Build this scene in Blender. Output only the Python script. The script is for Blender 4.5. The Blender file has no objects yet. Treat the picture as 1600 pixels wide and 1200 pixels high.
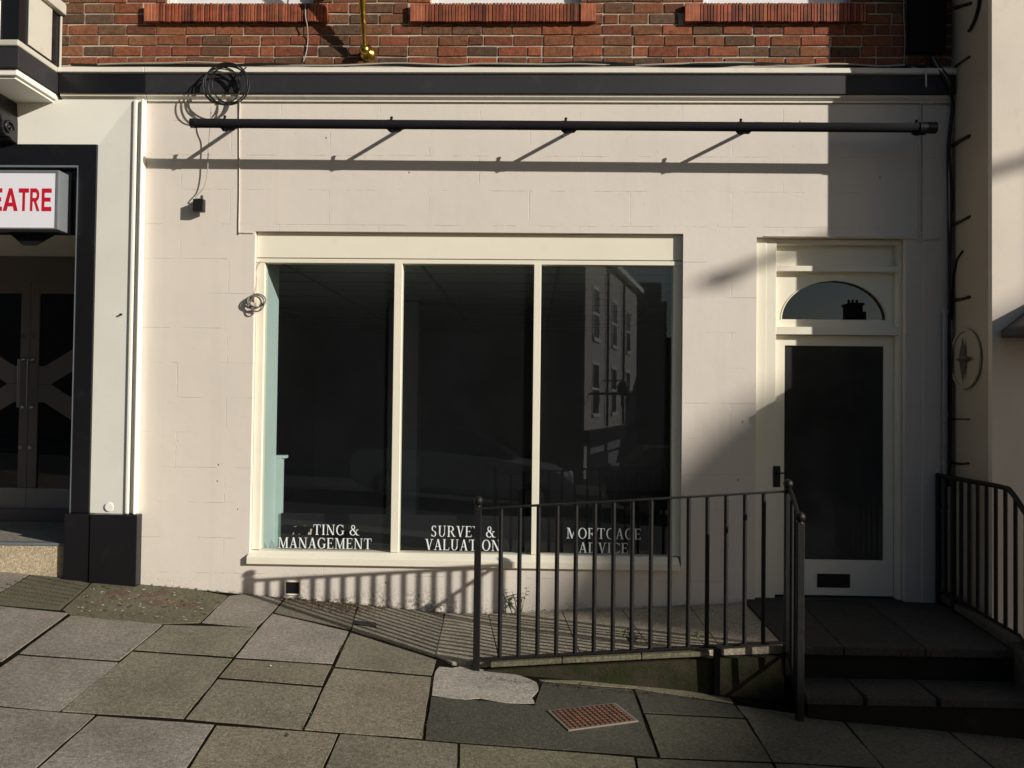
import bpy, bmesh, math, random
from mathutils import Vector, Matrix, noise as mnoise
random.seed(7)
SC = bpy.context.scene

# ------------------------------------------------------------------ camera, sky, sun, exposure
FPX, CAMD, CAMH = 1290.0, 6.45, 1.65
CAM = Vector((0, -CAMD, CAMH))
def cam_basis(yaw, pit, rol):
    y, p, r = map(math.radians, (yaw, pit, rol))
    F = Vector((-math.sin(y)*math.cos(p), math.cos(y)*math.cos(p), math.sin(p)))
    R0 = Vector((math.cos(y), math.sin(y), 0)); U0 = R0.cross(F)
    return R0*math.cos(r)+U0*math.sin(r), U0*math.cos(r)-R0*math.sin(r), F
CR, CU, CF = cam_basis(1.45, 1.2, 0.66)
cd = bpy.data.cameras.new('camera'); co = bpy.data.objects.new('camera', cd); SC.collection.objects.link(co)
cd.sensor_width = 36.0; cd.lens = 36.0*FPX/1600.0; cd.clip_start = 0.05; cd.clip_end = 3000
co.matrix_world = Matrix(((CR.x, CU.x, -CF.x, CAM.x), (CR.y, CU.y, -CF.y, CAM.y), (CR.z, CU.z, -CF.z, CAM.z), (0, 0, 0, 1)))
SC.camera = co

SUN = Vector((1.6, -1.0, 0.635)).normalized()          # towards the sun
SUN_EL = math.asin(SUN.z); SUN_AZ = math.atan2(SUN.x, SUN.y)
w = bpy.data.worlds.new('World'); SC.world = w; w.use_nodes = True
nt = w.node_tree; nt.nodes.clear()
sky = nt.nodes.new('ShaderNodeTexSky'); sky.sky_type = 'NISHITA'; sky.sun_disc = False
sky.sun_elevation = SUN_EL; sky.sun_rotation = SUN_AZ
bgn = nt.nodes.new('ShaderNodeBackground'); bgn.inputs['Strength'].default_value = 0.05
wo = nt.nodes.new('ShaderNodeOutputWorld')
nt.links.new(sky.outputs[0], bgn.inputs[0]); nt.links.new(bgn.outputs[0], wo.inputs[0])
sl = bpy.data.lights.new('sun', 'SUN'); so = bpy.data.objects.new('sun', sl); SC.collection.objects.link(so)
sl.energy = 4.9; sl.angle = math.radians(0.5); sl.color = (1.0, 0.94, 0.85)
so.rotation_euler = (-SUN).to_track_quat('-Z', 'Y').to_euler(); so.location = (10, -6, 12)
vs = SC.view_settings; vs.view_transform = 'Standard'; vs.look = 'None'; vs.exposure = 0.0; vs.gamma = 1.0
SC.cycles.max_bounces = 8; SC.cycles.transparent_max_bounces = 12; SC.cycles.diffuse_bounces = 4
SC.cycles.use_denoising = True

# ------------------------------------------------------------------ measuring: a pixel of the 1600x1200 photo onto a real plane
GX, GY, G0 = -0.0751, 0.0292, -0.0511
def gz(x, y): return GX*x + GY*y + G0
def ray(px, py): return CF + CR*((px-800)/FPX) + CU*((600-py)/FPX)
def at(px, py, Y=0.0):
    d = ray(px, py); return CAM + d*((Y-CAM.y)/d.y)
def atx(px, py, X):
    d = ray(px, py); return CAM + d*((X-CAM.x)/d.x)
def atg(px, py, dz=0.0):
    d = ray(px, py); t = (GX*CAM.x+GY*CAM.y+G0+dz-CAM.z)/(d.z-GX*d.x-GY*d.y); return CAM + d*t
def R4(l, t, r, b, Y=0.0):
    return (at(l, (t+b)/2, Y).x, at(r, (t+b)/2, Y).x, at((l+r)/2, b, Y).z, at((l+r)/2, t, Y).z)   # x0,x1,z0,z1

# ------------------------------------------------------------------ mesh helpers
class MB:
    def __init__(s): s.v = []; s.f = []; s.c = []
    def add(s, vs_, fs, col=None):
        o = len(s.v); s.v += [tuple(p) for p in vs_]
        for f in fs: s.f.append([i+o for i in f]); s.c.append(col or (1, 1, 1))
        return s
    def box(s, x0, x1, y0, y1, z0, z1, col=None):
        p = [(x0,y0,z0),(x1,y0,z0),(x1,y1,z0),(x0,y1,z0),(x0,y0,z1),(x1,y0,z1),(x1,y1,z1),(x0,y1,z1)]
        return s.add(p, [(0,3,2,1),(4,5,6,7),(0,1,5,4),(1,2,6,5),(2,3,7,6),(3,0,4,7)], col)
    def prism(s, pts, off, col=None):
        n = len(pts); off = Vector(off); a = [Vector(p) for p in pts]; b = [p+off for p in a]
        return s.add(a+b, [list(range(n))[::-1], list(range(n, 2*n))] + [(i, (i+1) % n, n+(i+1) % n, n+i) for i in range(n)], col)
    def rect(s, r, y0, y1, col=None): return s.box(r[0], r[1], y0, y1, r[2], r[3], col)
    def tube(s, path, r, n=8, closed=False, col=None):
        P = [Vector(p) for p in path]; m = len(P); vs_ = []; prev = None
        for i, p in enumerate(P):
            if closed: t = P[(i+1) % m]-P[i-1]
            else: t = P[min(i+1, m-1)]-P[max(i-1, 0)]
            t.normalize()
            if prev is None:
                a = t.orthogonal().normalized()
            else:
                a = (prev - t*prev.dot(t))
                a = a.normalized() if a.length > 1e-6 else t.orthogonal().normalized()
            prev = a; b = t.cross(a); rr = r[i] if isinstance(r, (list, tuple)) else r
            vs_ += [p + (a*math.cos(2*math.pi*k/n)+b*math.sin(2*math.pi*k/n))*rr for k in range(n)]
        fs = []
        for i in range(m if closed else m-1):
            j = (i+1) % m
            fs += [(i*n+k, i*n+(k+1) % n, j*n+(k+1) % n, j*n+k) for k in range(n)]
        s.add(vs_, fs, col)
        if not closed:                          # caps with vertices of their own, so smooth shading stays clean
            s.add(vs_[:n], [list(range(n))[::-1]], col); s.add(vs_[-n:], [list(range(n))], col)
        return s
    def ball(s, c, r, n=14, sc=(1, 1, 1)):
        c = Vector(c); vs_ = [c+Vector((0, 0, r*sc[2]))]; fs = []; h = n//2
        for i in range(1, h):
            for k in range(n):
                a = math.pi*i/h; b = 2*math.pi*k/n
                vs_.append(c+Vector((r*sc[0]*math.sin(a)*math.cos(b), r*sc[1]*math.sin(a)*math.sin(b), r*sc[2]*math.cos(a))))
        vs_.append(c-Vector((0, 0, r*sc[2])))
        for k in range(n): fs.append((0, 1+k, 1+(k+1) % n))
        for i in range(h-2):
            for k in range(n): fs.append((1+i*n+k, 1+(i+1)*n+k, 1+(i+1)*n+(k+1) % n, 1+i*n+(k+1) % n))
        L = len(vs_)-1
        for k in range(n): fs.append((L, 1+(h-2)*n+(k+1) % n, 1+(h-2)*n+k))
        return s.add(vs_, fs)
    def build(s, name, mat, parent=None, bevel=0.0, smooth=False, seg=2):
        me = bpy.data.meshes.new(name); me.from_pydata(s.v, [], s.f)
        bm = bmesh.new(); bm.from_mesh(me); bmesh.ops.recalc_face_normals(bm, faces=bm.faces); bm.to_mesh(me); bm.free()
        at_ = me.color_attributes.new('tint', 'FLOAT_COLOR', 'CORNER')
        li = 0
        for p, c in zip(me.polygons, s.c):
            for k in range(p.loop_total): at_.data[p.loop_start+k].color = (c[0], c[1], c[2], 1)
        me.materials.append(mat)
        if smooth:
            for p in me.polygons: p.use_smooth = True
        o = bpy.data.objects.new(name, me); SC.collection.objects.link(o)
        if parent is not None:
            o.parent = parent; o.matrix_parent_inverse = parent_world(parent).inverted()
        if bevel:
            b = o.modifiers.new('bevel', 'BEVEL'); b.width = bevel; b.segments = seg; b.limit_method = 'ANGLE'; b.angle_limit = math.radians(40)
        return o
def parent_world(o):
    m = Matrix.LocRotScale(o.location, o.rotation_euler, o.scale)
    return (parent_world(o.parent) @ o.matrix_parent_inverse @ m) if o.parent else m
def tag(o, label=None, cat=None, group=None, kind=None):
    if label: o['label'] = label
    if cat: o['category'] = cat
    if group: o['group'] = group
    if kind: o['kind'] = kind
    return o
def thing(name, label, cat, loc, group=None):
    o = bpy.data.objects.new(name, None); SC.collection.objects.link(o); o.location = loc; o.empty_display_size = 0.1
    return tag(o, label, cat, group)
def smooth_path(pts, k=6, closed=False):
    P = [Vector(p) for p in pts]; n = len(P); out = []
    for i in range(n if closed else n-1):
        g = (lambda j: P[j % n]) if closed else (lambda j: P[max(0, min(n-1, j))])
        a, b, c, d = g(i-1), g(i), g(i+1), g(i+2)
        for q in range(k):
            t = q/k
            out.append(0.5*((2*b)+(c-a)*t+(2*a-5*b+4*c-d)*t*t+(3*b-a-3*c+d)*t**3))
    if not closed: out.append(P[-1])
    return out
def wall_holes(mb, x0, x1, z0, z1, holes, y0, y1, sx=(), sz=()):
    xs = sorted({x0, x1, *[h[0] for h in holes], *[h[1] for h in holes], *sx}); zs = sorted({z0, z1, *[h[2] for h in holes], *[h[3] for h in holes], *sz})
    xs = [a for a in xs if x0 <= a <= x1]; zs = [a for a in zs if z0 <= a <= z1]
    solid = lambda i, j: 0 <= i < len(xs)-1 and 0 <= j < len(zs)-1 and not any(h[0] < (xs[i]+xs[i+1])/2 < h[1] and h[2] < (zs[j]+zs[j+1])/2 < h[3] for h in holes)
    idx = {}; V = []; Fs = []
    def vi(i, j, b):
        if (i, j, b) not in idx: idx[(i, j, b)] = len(V); V.append((xs[i], y1 if b else y0, zs[j]))
        return idx[(i, j, b)]
    for i in range(len(xs)-1):
        for j in range(len(zs)-1):
            if not solid(i, j): continue
            Fs.append([vi(i,j,0), vi(i+1,j,0), vi(i+1,j+1,0), vi(i,j+1,0)]); Fs.append([vi(i,j,1), vi(i,j+1,1), vi(i+1,j+1,1), vi(i+1,j,1)])
            if not solid(i-1, j): Fs.append([vi(i,j,0), vi(i,j+1,0), vi(i,j+1,1), vi(i,j,1)])
            if not solid(i+1, j): Fs.append([vi(i+1,j,0), vi(i+1,j,1), vi(i+1,j+1,1), vi(i+1,j+1,0)])
            if not solid(i, j-1): Fs.append([vi(i,j,0), vi(i,j,1), vi(i+1,j,1), vi(i+1,j,0)])
            if not solid(i, j+1): Fs.append([vi(i,j+1,0), vi(i+1,j+1,0), vi(i+1,j+1,1), vi(i,j+1,1)])
    mb.add(V, Fs); return mb

# ------------------------------------------------------------------ materials
class NT:
    def __init__(s, name):
        s.m = bpy.data.materials.new(name); s.m.use_nodes = True; s.t = s.m.node_tree; s.t.nodes.clear()
        s.out = s.t.nodes.new('ShaderNodeOutputMaterial')
        s.co = s.t.nodes.new('ShaderNodeTexCoord').outputs['Object']
    def n(s, typ, **kw):
        nd = s.t.nodes.new(typ)
        for k, v in kw.items():
            if k in nd.inputs and not hasattr(nd, k): s.set(nd, k, v)
            else: setattr(nd, k, v)
        return nd
    def set(s, nd, k, v):
        if isinstance(v, bpy.types.NodeSocket): s.t.links.new(v, nd.inputs[k])
        else: nd.inputs[k].default_value = v
    def noise(s, scale, detail=4, rough=0.55, vec=None, dist=0.0):
        nd = s.t.nodes.new('ShaderNodeTexNoise'); s.set(nd, 'Scale', scale); s.set(nd, 'Detail', detail); s.set(nd, 'Roughness', rough); s.set(nd, 'Distortion', dist)
        s.t.links.new(vec or s.co, nd.inputs['Vector']); return nd.outputs['Fac']
    def ramp(s, fac, stops):
        nd = s.t.nodes.new('ShaderNodeValToRGB'); s.t.links.new(fac, nd.inputs[0]); e = nd.color_ramp.elements
        while len(e) > len(stops): e.remove(e[-1])
        while len(e) < len(stops): e.new(0.5)
        for el, (p, c) in zip(e, stops):
            el.position = p; el.color = (c, c, c, 1) if isinstance(c, (int, float)) else (*c, 1)
        return nd.outputs[0]
    def mix(s, fac, a, b, mode='MIX'):
        nd = s.t.nodes.new('ShaderNodeMix'); nd.data_type = 'RGBA'; nd.blend_type = mode
        for i, v in ((0, fac), (6, a), (7, b)):
            if isinstance(v, bpy.types.NodeSocket): s.t.links.new(v, nd.inputs[i])
            elif i == 0: nd.inputs[0].default_value = v
            else: nd.inputs[i].default_value = (*v, 1) if len(v) == 3 else v
        return nd.outputs[2]
    def math(s, op, a, b=0.0, clamp=False):
        nd = s.t.nodes.new('ShaderNodeMath'); nd.operation = op; nd.use_clamp = clamp
        for i, v in ((0, a), (1, b)):
            if isinstance(v, bpy.types.NodeSocket): s.t.links.new(v, nd.inputs[i])
            else: nd.inputs[i].default_value = v
        return nd.outputs[0]
    def mapping(s, scale=(1, 1, 1), rot=(0, 0, 0), loc=(0, 0, 0)):
        nd = s.t.nodes.new('ShaderNodeMapping'); s.t.links.new(s.co, nd.inputs[0])
        nd.inputs['Location'].default_value = loc; nd.inputs['Rotation'].default_value = rot; nd.inputs['Scale'].default_value = scale
        return nd.outputs[0]
    def bump(s, h, strength, dist, prev=None):
        nd = s.t.nodes.new('ShaderNodeBump'); nd.inputs['Strength'].default_value = strength; nd.inputs['Distance'].default_value = dist
        s.t.links.new(h, nd.inputs['Height'])
        if prev is not None: s.t.links.new(prev, nd.inputs['Normal'])
        return nd.outputs[0]
    def tint(s):
        nd = s.t.nodes.new('ShaderNodeVertexColor'); nd.layer_name = 'tint'; return nd.outputs[0]
    def done(s, col, rough=0.5, normal=None, metal=0.0, spec=0.5):
        b = s.t.nodes.new('ShaderNodeBsdfPrincipled')
        s.set(b, 'Base Color', col if isinstance(col, bpy.types.NodeSocket) else (*col, 1)); s.set(b, 'Roughness', rough); s.set(b, 'Metallic', metal); s.set(b, 'Specular IOR Level', spec)
        if normal is not None: s.t.links.new(normal, b.inputs['Normal'])
        s.t.links.new(b.outputs[0], s.out.inputs[0]); return s.m

def paint(name, col, rough=0.5, var=0.06, bump=0.15, dirt=None, dirt_amt=0.0, scale=1.6, spec=0.4, tinted=False):
    n = NT(name)
    a = n.ramp(n.noise(scale, 5), [(0.3, 1-var), (0.7, 1+var*0.5)])
    c = n.mix(1.0, col, a, 'MULTIPLY')
    if tinted: c = n.mix(1.0, c, n.tint(), 'MULTIPLY')
    if dirt_amt:
        f = n.ramp(n.noise(7, 8, 0.7), [(0.56, 0.0), (0.75, dirt_amt)])
        c = n.mix(f, c, dirt or (col[0]*.45, col[1]*.42, col[2]*.36))
    h = n.mix(0.5, n.noise(60, 4), n.noise(9, 3))
    return n.done(c, rough, n.bump(h, bump, 0.004), 0.0, spec)

def wall_paint():
    n = NT('painted_blockwork')
    base = (0.725, 0.658, 0.583)
    c = n.mix(1.0, base, n.ramp(n.noise(0.9, 6), [(0.3, 0.93), (0.7, 1.03)]), 'MULTIPLY')
    # faint rain streaks and grubby splashes low on the wall
    st = n.noise(1.0, 5, 0.6, n.mapping((9, 1, 0.35)))
    c = n.mix(n.ramp(st, [(0.55, 0.0), (0.8, 0.20)]), c, (0.50, 0.45, 0.37))
    sep = n.t.nodes.new('ShaderNodeSeparateXYZ'); n.t.links.new(n.co, sep.inputs[0])
    ground = n.math('ADD', n.math('MULTIPLY', sep.outputs[0], GX), G0)
    hgt = n.math('SUBTRACT', sep.outputs[2], ground)
    low = n.t.nodes.new('ShaderNodeMapRange'); low.inputs[1].default_value = 0.02; low.inputs[2].default_value = 0.22; low.inputs[3].default_value = 1; low.inputs[4].default_value = 0
    n.t.links.new(hgt, low.inputs[0])
    sp = n.ramp(n.noise(42, 6, 0.75), [(0.46, 0.0), (0.56, 1.0)])
    patch = n.ramp(n.noise(3.2, 4), [(0.40, 0.0), (0.58, 1.0)])
    xl_ = n.t.nodes.new('ShaderNodeMapRange'); xl_.inputs[1].default_value = -2.25; xl_.inputs[2].default_value = -1.7; xl_.inputs[3].default_value = 0.12; xl_.inputs[4].default_value = 1
    n.t.links.new(sep.outputs[0], xl_.inputs[0])
    grime = n.math('MULTIPLY', n.math('MULTIPLY', n.math('MULTIPLY', low.outputs[0], sp), patch), xl_.outputs[0])
    c = n.mix(n.math('MULTIPLY', grime, 0.85), c, (0.10, 0.085, 0.05))
    # painted-over block joints, only partly showing
    br = n.t.nodes.new('ShaderNodeTexBrick'); n.t.links.new(n.mapping((1, 1, 1), (math.radians(90), 0, 0), (-0.35, 0.0, 0)), br.inputs['Vector'])
    br.offset = 0.5; br.inputs['Scale'].default_value = 1.0; br.inputs['Mortar Size'].default_value = 0.0035; br.inputs['Mortar Smooth'].default_value = 0.3
    br.inputs['Brick Width'].default_value = 0.79; br.inputs['Row Height'].default_value = 0.275
    msk = n.ramp(n.noise(3.4, 4, 0.65), [(0.48, 0.0), (0.62, 1.0)])
    j = n.math('MULTIPLY', br.outputs['Fac'], msk)
    c = n.mix(n.math('MULTIPLY', j, 0.03), c, (0.25, 0.2, 0.16))
    nb = n.bump(n.math('MULTIPLY', j, -1.0), 0.7, 0.007)
    nb = n.bump(n.noise(120, 3), 0.10, 0.002, nb)
    nb = n.bump(n.noise(5, 5, 0.6), 0.25, 0.012, nb)
    vo = n.t.nodes.new('ShaderNodeTexVoronoi'); vo.inputs['Scale'].default_value = 4.3; n.t.links.new(n.co, vo.inputs['Vector'])
    dots = n.ramp(vo.outputs['Distance'], [(0.026, 1.0), (0.040, 0.0)])
    c = n.mix(n.math('MULTIPLY', dots, 0.6), c, (0.16, 0.12, 0.09)); nb = n.bump(n.math('MULTIPLY', dots, -1.0), 0.8, 0.008, nb)
    ch = n.ramp(n.noise(17, 4, 0.8), [(0.655, 0.0), (0.675, 1.0)])     # blisters and chips in the paint
    nb = n.bump(ch, 0.5, 0.004, nb)
    return n.done(c, 0.62, nb, 0, 0.3)

def brick_mat():
    n = NT('red_brick')
    c = n.mix(1.0, n.tint(), n.ramp(n.noise(26, 6, 0.7), [(0.3, 0.50), (0.7, 1.32)]), 'MULTIPLY')
    c = n.mix(n.ramp(n.noise(60, 4, 0.8), [(0.63, 0.0), (0.72, 0.7)]), c, (0.04, 0.03, 0.028))
    c = n.mix(n.ramp(n.noise(4, 5), [(0.5, 0), (0.75, 0.3)]), c, (0.06, 0.045, 0.04))
    nb = n.bump(n.noise(70, 6, 0.8), 1.0, 0.012)
    return n.done(c, 0.85, nb, 0, 0.2)

def slab_mat(name='paving_slab', rough=0.85):
    n = NT(name)
    c = n.mix(1.0, n.tint(), n.ramp(n.noise(2.2, 6, 0.65), [(0.3, 0.78), (0.72, 1.15)]), 'MULTIPLY')
    c = n.mix(1.0, c, n.ramp(n.noise(48, 3, 0.7), [(0.3, 0.62), (0.7, 1.3)]), 'MULTIPLY')
    c = n.mix(1.0, c, n.ramp(n.noise(130, 2, 0.7), [(0.32, 0.68), (0.68, 1.3)]), 'MULTIPLY')
    vo = n.t.nodes.new('ShaderNodeTexVoronoi'); vo.inputs['Scale'].default_value = 75; n.t.links.new(n.co, vo.inputs['Vector'])
    sp = n.math('MULTIPLY', n.ramp(vo.outputs['Distance'], [(0.16, 1.0), (0.30, 0.0)]), n.ramp(n.noise(24, 2), [(0.46, 0.0), (0.58, 0.75)]))
    sc3 = n.t.nodes.new('ShaderNodeSeparateColor'); n.t.links.new(n.tint(), sc3.inputs[0])
    mr = n.t.nodes.new('ShaderNodeMapRange'); mr.inputs[1].default_value = .70; mr.inputs[2].default_value = .76; mr.inputs[3].default_value = 1; mr.inputs[4].default_value = 0.12
    n.t.links.new(n.math('DIVIDE', sc3.outputs[2], sc3.outputs[0]), mr.inputs[0]); sp = n.math('MULTIPLY', sp, mr.outputs[0])
    c = n.mix(sp, c, n.mix(1.0, n.tint(), (2.2, 2.15, 1.95), 'MULTIPLY'))
    c = n.mix(n.ramp(n.noise(1.3, 8, 0.7), [(0.52, 0.0), (0.78, 0.5)]), c, (0.088, 0.080, 0.052))
    c = n.mix(n.ramp(n.noise(13, 6, 0.75), [(0.62, 0.0), (0.70, 0.35)]), c, (0.07, 0.06, 0.045))
    nb = n.bump(n.noise(110, 4, 0.7), 0.7, 0.006); nb = n.bump(n.noise(4, 4), 0.4, 0.01, nb)
    return n.done(c, rough, nb, 0, 0.25)

def moss_wall():
    n = NT('mossy_concrete')
    c = n.mix(n.ramp(n.noise(6, 7, 0.7), [(0.42, 0.0), (0.6, 1.0)]), (0.046, 0.037, 0.025), (0.026, 0.030, 0.011))
    c = n.mix(n.ramp(n.noise(17, 5, 0.7), [(0.55, 0.0), (0.7, 0.8)]), c, (0.015, 0.012, 0.010))
    return n.done(c, 0.95, n.bump(n.noise(50, 6, 0.8), 0.8, 0.012), 0, 0.15)

def glass_mat(name, tintc=(0.93, 0.96, 0.95), boost=1.0):
    n = NT(name)
    tr = n.t.nodes.new('ShaderNodeBsdfTransparent'); tr.inputs[0].default_value = (*tintc, 1)
    gl = n.t.nodes.new('ShaderNodeBsdfGlossy'); gl.inputs['Roughness'].default_value = 0.0; gl.inputs[0].default_value = (0.95, 0.97, 1.0, 1)
    ge = n.t.nodes.new('ShaderNodeNewGeometry'); vd = n.t.nodes.new('ShaderNodeVectorMath'); vd.operation = 'DOT_PRODUCT'
    n.t.links.new(ge.outputs['Incoming'], vd.inputs[0]); n.t.links.new(ge.outputs['Normal'], vd.inputs[1])
    c1 = n.math('SUBTRACT', 1.0, n.math('ABSOLUTE', vd.outputs['Value']), True)
    fres = n.math('ADD', n.math('MULTIPLY', n.math('POWER', c1, 5.0), 0.96), 0.042)
    wob = n.bump(n.noise(0.8, 1), 0.012, 0.02); n.t.links.new(wob, gl.inputs['Normal'])
    # a film of street dust
    df = n.t.nodes.new('ShaderNodeBsdfDiffuse'); df.inputs[0].default_value = (0.34, 0.36, 0.39, 1)
    dirt = n.ramp(n.noise(2.2, 6, 0.65), [(0.35, 0.008), (0.8, 0.013)])
    m1 = n.t.nodes.new('ShaderNodeMixShader'); m2 = n.t.nodes.new('ShaderNodeMixShader')
    n.t.links.new(n.math('MULTIPLY', fres, boost, True), m1.inputs[0]); n.t.links.new(tr.outputs[0], m1.inputs[1]); n.t.links.new(gl.outputs[0], m1.inputs[2])
    n.t.links.new(dirt, m2.inputs[0]); n.t.links.new(m1.outputs[0], m2.inputs[1]); n.t.links.new(df.outputs[0], m2.inputs[2])
    n.t.links.new(m2.outputs[0], n.out.inputs[0]); return n.m

def metal(name, col, rough=0.35, m=1.0, var=0.2, bump=0.1):
    n = NT(name)
    c = n.mix(1.0, col, n.ramp(n.noise(14, 6, 0.7), [(0.3, 1-var), (0.7, 1+var*.4)]), 'MULTIPLY')
    return n.done(c, rough, n.bump(n.noise(60, 4), bump, 0.003), m, 0.5)

def worn_iron():
    n = NT('black_iron')
    c = n.mix(n.ramp(n.noise(30, 6, 0.75), [(0.60, 0.0), (0.72, 0.8)]), (0.009, 0.0085, 0.009), (0.07, 0.036, 0.024))
    return n.done(c, 0.5, n.bump(n.noise(45, 5, 0.7), 0.5, 0.005), 0, 0.28)

def rust_mat():
    n = NT('rusty_iron')
    c = n.mix(n.ramp(n.noise(16, 6, 0.7), [(0.35, 0), (0.7, 1)]), (0.15, 0.075, 0.048), (0.075, 0.045, 0.034))
    return n.done(c, 0.9, n.bump(n.noise(80, 5), 0.5, 0.004), 0, 0.2)

M = {}
M['wall'] = wall_paint()
M['cream'] = paint('cream_gloss', (0.84, 0.79, 0.65), 0.35, 0.04, 0.08, (0.42, 0.36, 0.25), 0.12)
M['stone_white'] = paint('white_masonry_paint', (0.87, 0.85, 0.765), 0.5, 0.05, 0.15, (0.5, 0.47, 0.39), 0.12)
M['bay'] = paint('bay_cream_paint', (0.54, 0.515, 0.44), 0.5, 0.06, 0.2, (0.3, 0.27, 0.21), 0.3)
M['cornice'] = paint('cornice_paint', (0.76, 0.72, 0.63), 0.5, 0.08, 0.3, (0.33, 0.29, 0.22), 0.35)
M['fascia'] = paint('slate_black_paint', (0.027, 0.0255, 0.029), 0.6, 0.15, 0.2, (0.10, 0.095, 0.09), 0.25)
M['black'] = paint('black_gloss_paint', (0.010, 0.0098, 0.0115), 0.30, 0.15, 0.12, (0.05, 0.047, 0.045), 0.22)
M['pole'] = paint('anthracite_steel', (0.019, 0.018, 0.021), 0.85, 0.15, 0.1, (0.03, 0.03, 0.03), 0.2, spec=0.02)
M['brick'] = brick_mat()
M['mortar'] = paint('lime_mortar', (0.50, 0.43, 0.345), 0.9, 0.45, 0.6, (0.06, 0.05, 0.04), 0.9, 3.5)
M['tile'] = paint('terracotta_tile', (0.33, 0.095, 0.045), 0.7, 0.35, 0.3, (0.05, 0.03, 0.025), 0.6, 12, tinted=True)
M['slab'] = slab_mat()
M['soil'] = paint('joint_soil', (0.011, 0.0095, 0.0055), 0.95, 0.5, 0.8, (0.035, 0.042, 0.010), 0.7, 9, spec=0.05)
M['moss'] = moss_wall()
M['riser'] = paint('shade_dark_stone', (0.012, 0.011, 0.0095), 0.9, 0.3, 0.5, (0.03, 0.027, 0.018), 0.6, 5, spec=0.2)  # near-black base colour carries the deep shade on the risers
M['iron'] = worn_iron()
M['rust'] = rust_mat()
M['strap'] = paint('rust_stained_strap', (0.050, 0.040, 0.032), 0.9, 0.4, 0.5, (0.11, 0.085, 0.06), 0.6, 18, spec=0.1)
M['glass'] = glass_mat('shop_glass', boost=1.0)
M['door_glass'] = glass_mat('tinted_door_glass', (0.30, 0.31, 0.30))
M['film'] = paint('dark_window_film', (0.042, 0.042, 0.040), 0.08, 0.3, 0.0, scale=3, spec=0.4)
M['fan_glass'] = glass_mat('fanlight_glass', (0.25, 0.26, 0.27), 2.2)
M['brass'] = metal('gilt_brass', (0.62, 0.42, 0.09), 0.28, 1.0, 0.35)
M['chrome'] = metal('brushed_steel', (0.62, 0.61, 0.60), 0.25, 1.0, 0.1)
M['alu'] = metal('grey_aluminium', (0.19, 0.21, 0.225), 0.5, 0.2, 0.1)
M['sign_white'] = paint('sign_acrylic', (0.80, 0.80, 0.86), 0.2, 0.02, 0.0)
M['sign_red'] = paint('sign_red_vinyl', (0.55, 0.012, 0.03), 0.3, 0.03, 0.0)
M['vinyl'] = paint('white_vinyl', (0.80, 0.84, 0.84), 0.5, 0.05, 0.0)
M['teal'] = paint('pale_teal_paint', (0.50, 0.60, 0.58), 0.5, 0.05, 0.1)
M['room'] = paint('room_paint', (0.30, 0.30, 0.31), 0.8, 0.1, 0.1)
M['ceiling'] = paint('ceiling_tile', (0.42, 0.42, 0.40), 0.9, 0.05, 0.1)
M['carpet'] = paint('dark_carpet', (0.035, 0.035, 0.04), 0.95, 0.2, 0.3)
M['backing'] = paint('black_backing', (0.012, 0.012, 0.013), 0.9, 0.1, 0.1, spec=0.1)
M['tgrid'] = paint('tile_grid', (0.27, 0.27, 0.26), 0.8, 0.1, 0.1)
M['dark_grid'] = paint('dark_trim', (0.05, 0.05, 0.05), 0.8, 0.1, 0.1)
M['bronze'] = paint('bronze_door_paint', (0.155, 0.135, 0.125), 0.4, 0.1, 0.05)
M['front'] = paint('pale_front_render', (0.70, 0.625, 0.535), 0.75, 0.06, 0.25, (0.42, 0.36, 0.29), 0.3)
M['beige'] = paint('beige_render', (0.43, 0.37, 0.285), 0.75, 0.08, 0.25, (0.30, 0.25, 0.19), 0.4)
M['grit'] = slab_mat('grit_step')
M['cable'] = paint('black_cable', (0.012, 0.012, 0.012), 0.45, 0.1, 0.0)
M['wcable'] = paint('painted_cable', (0.66, 0.59, 0.50), 0.55, 0.08, 0.1)
M['gcable'] = paint('dirty_white_cable', (0.42, 0.38, 0.32), 0.6, 0.2, 0.1)
M['wire'] = paint('grey_wire', (0.20, 0.175, 0.15), 0.6, 0.35, 0.1, scale=30)
M['pipe'] = paint('grey_pipe', (0.30, 0.29, 0.31), 0.5, 0.2, 0.2, (0.1, 0.09, 0.09), 0.5)
M['leaf'] = paint('weed_leaf', (0.085, 0.13, 0.03), 0.6, 0.35, 0.2, scale=20, tinted=True)
M['litter'] = paint('leaf_litter', (0.16, 0.085, 0.05), 0.9, 0.4, 0.4, scale=25, tinted=True)
M['lead'] = paint('lead_sheet', (0.062, 0.062, 0.067), 0.55, 0.25, 0.25)
M['asphalt'] = paint('asphalt', (0.05, 0.05, 0.052), 0.9, 0.2, 0.6, scale=30)
M['dark_brick'] = paint('dark_brick_wall', (0.10, 0.062, 0.048), 0.9, 0.3, 0.4, scale=6)
M['render_white'] = paint('pale_render', (0.40, 0.375, 0.335), 0.8, 0.1, 0.2)
M['slate'] = paint('roof_slate', (0.065, 0.065, 0.072), 0.6, 0.25, 0.4, scale=8)
M['car'] = paint('dark_car_paint', (0.02, 0.022, 0.028), 0.12, 0.02, 0.0)
M['silver'] = paint('silver_car_paint', (0.34, 0.35, 0.36), 0.18, 0.02, 0.0)
M['tyre'] = paint('tyre_rubber', (0.02, 0.02, 0.02), 0.8, 0.1, 0.2)
M['lamp_glass'] = paint('clear_lens', (0.75, 0.77, 0.8), 0.08, 0.02, 0.0, spec=0.8)
M['white_paint'] = paint('white_window_paint', (0.80, 0.80, 0.80), 0.35, 0.03, 0.05)

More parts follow.
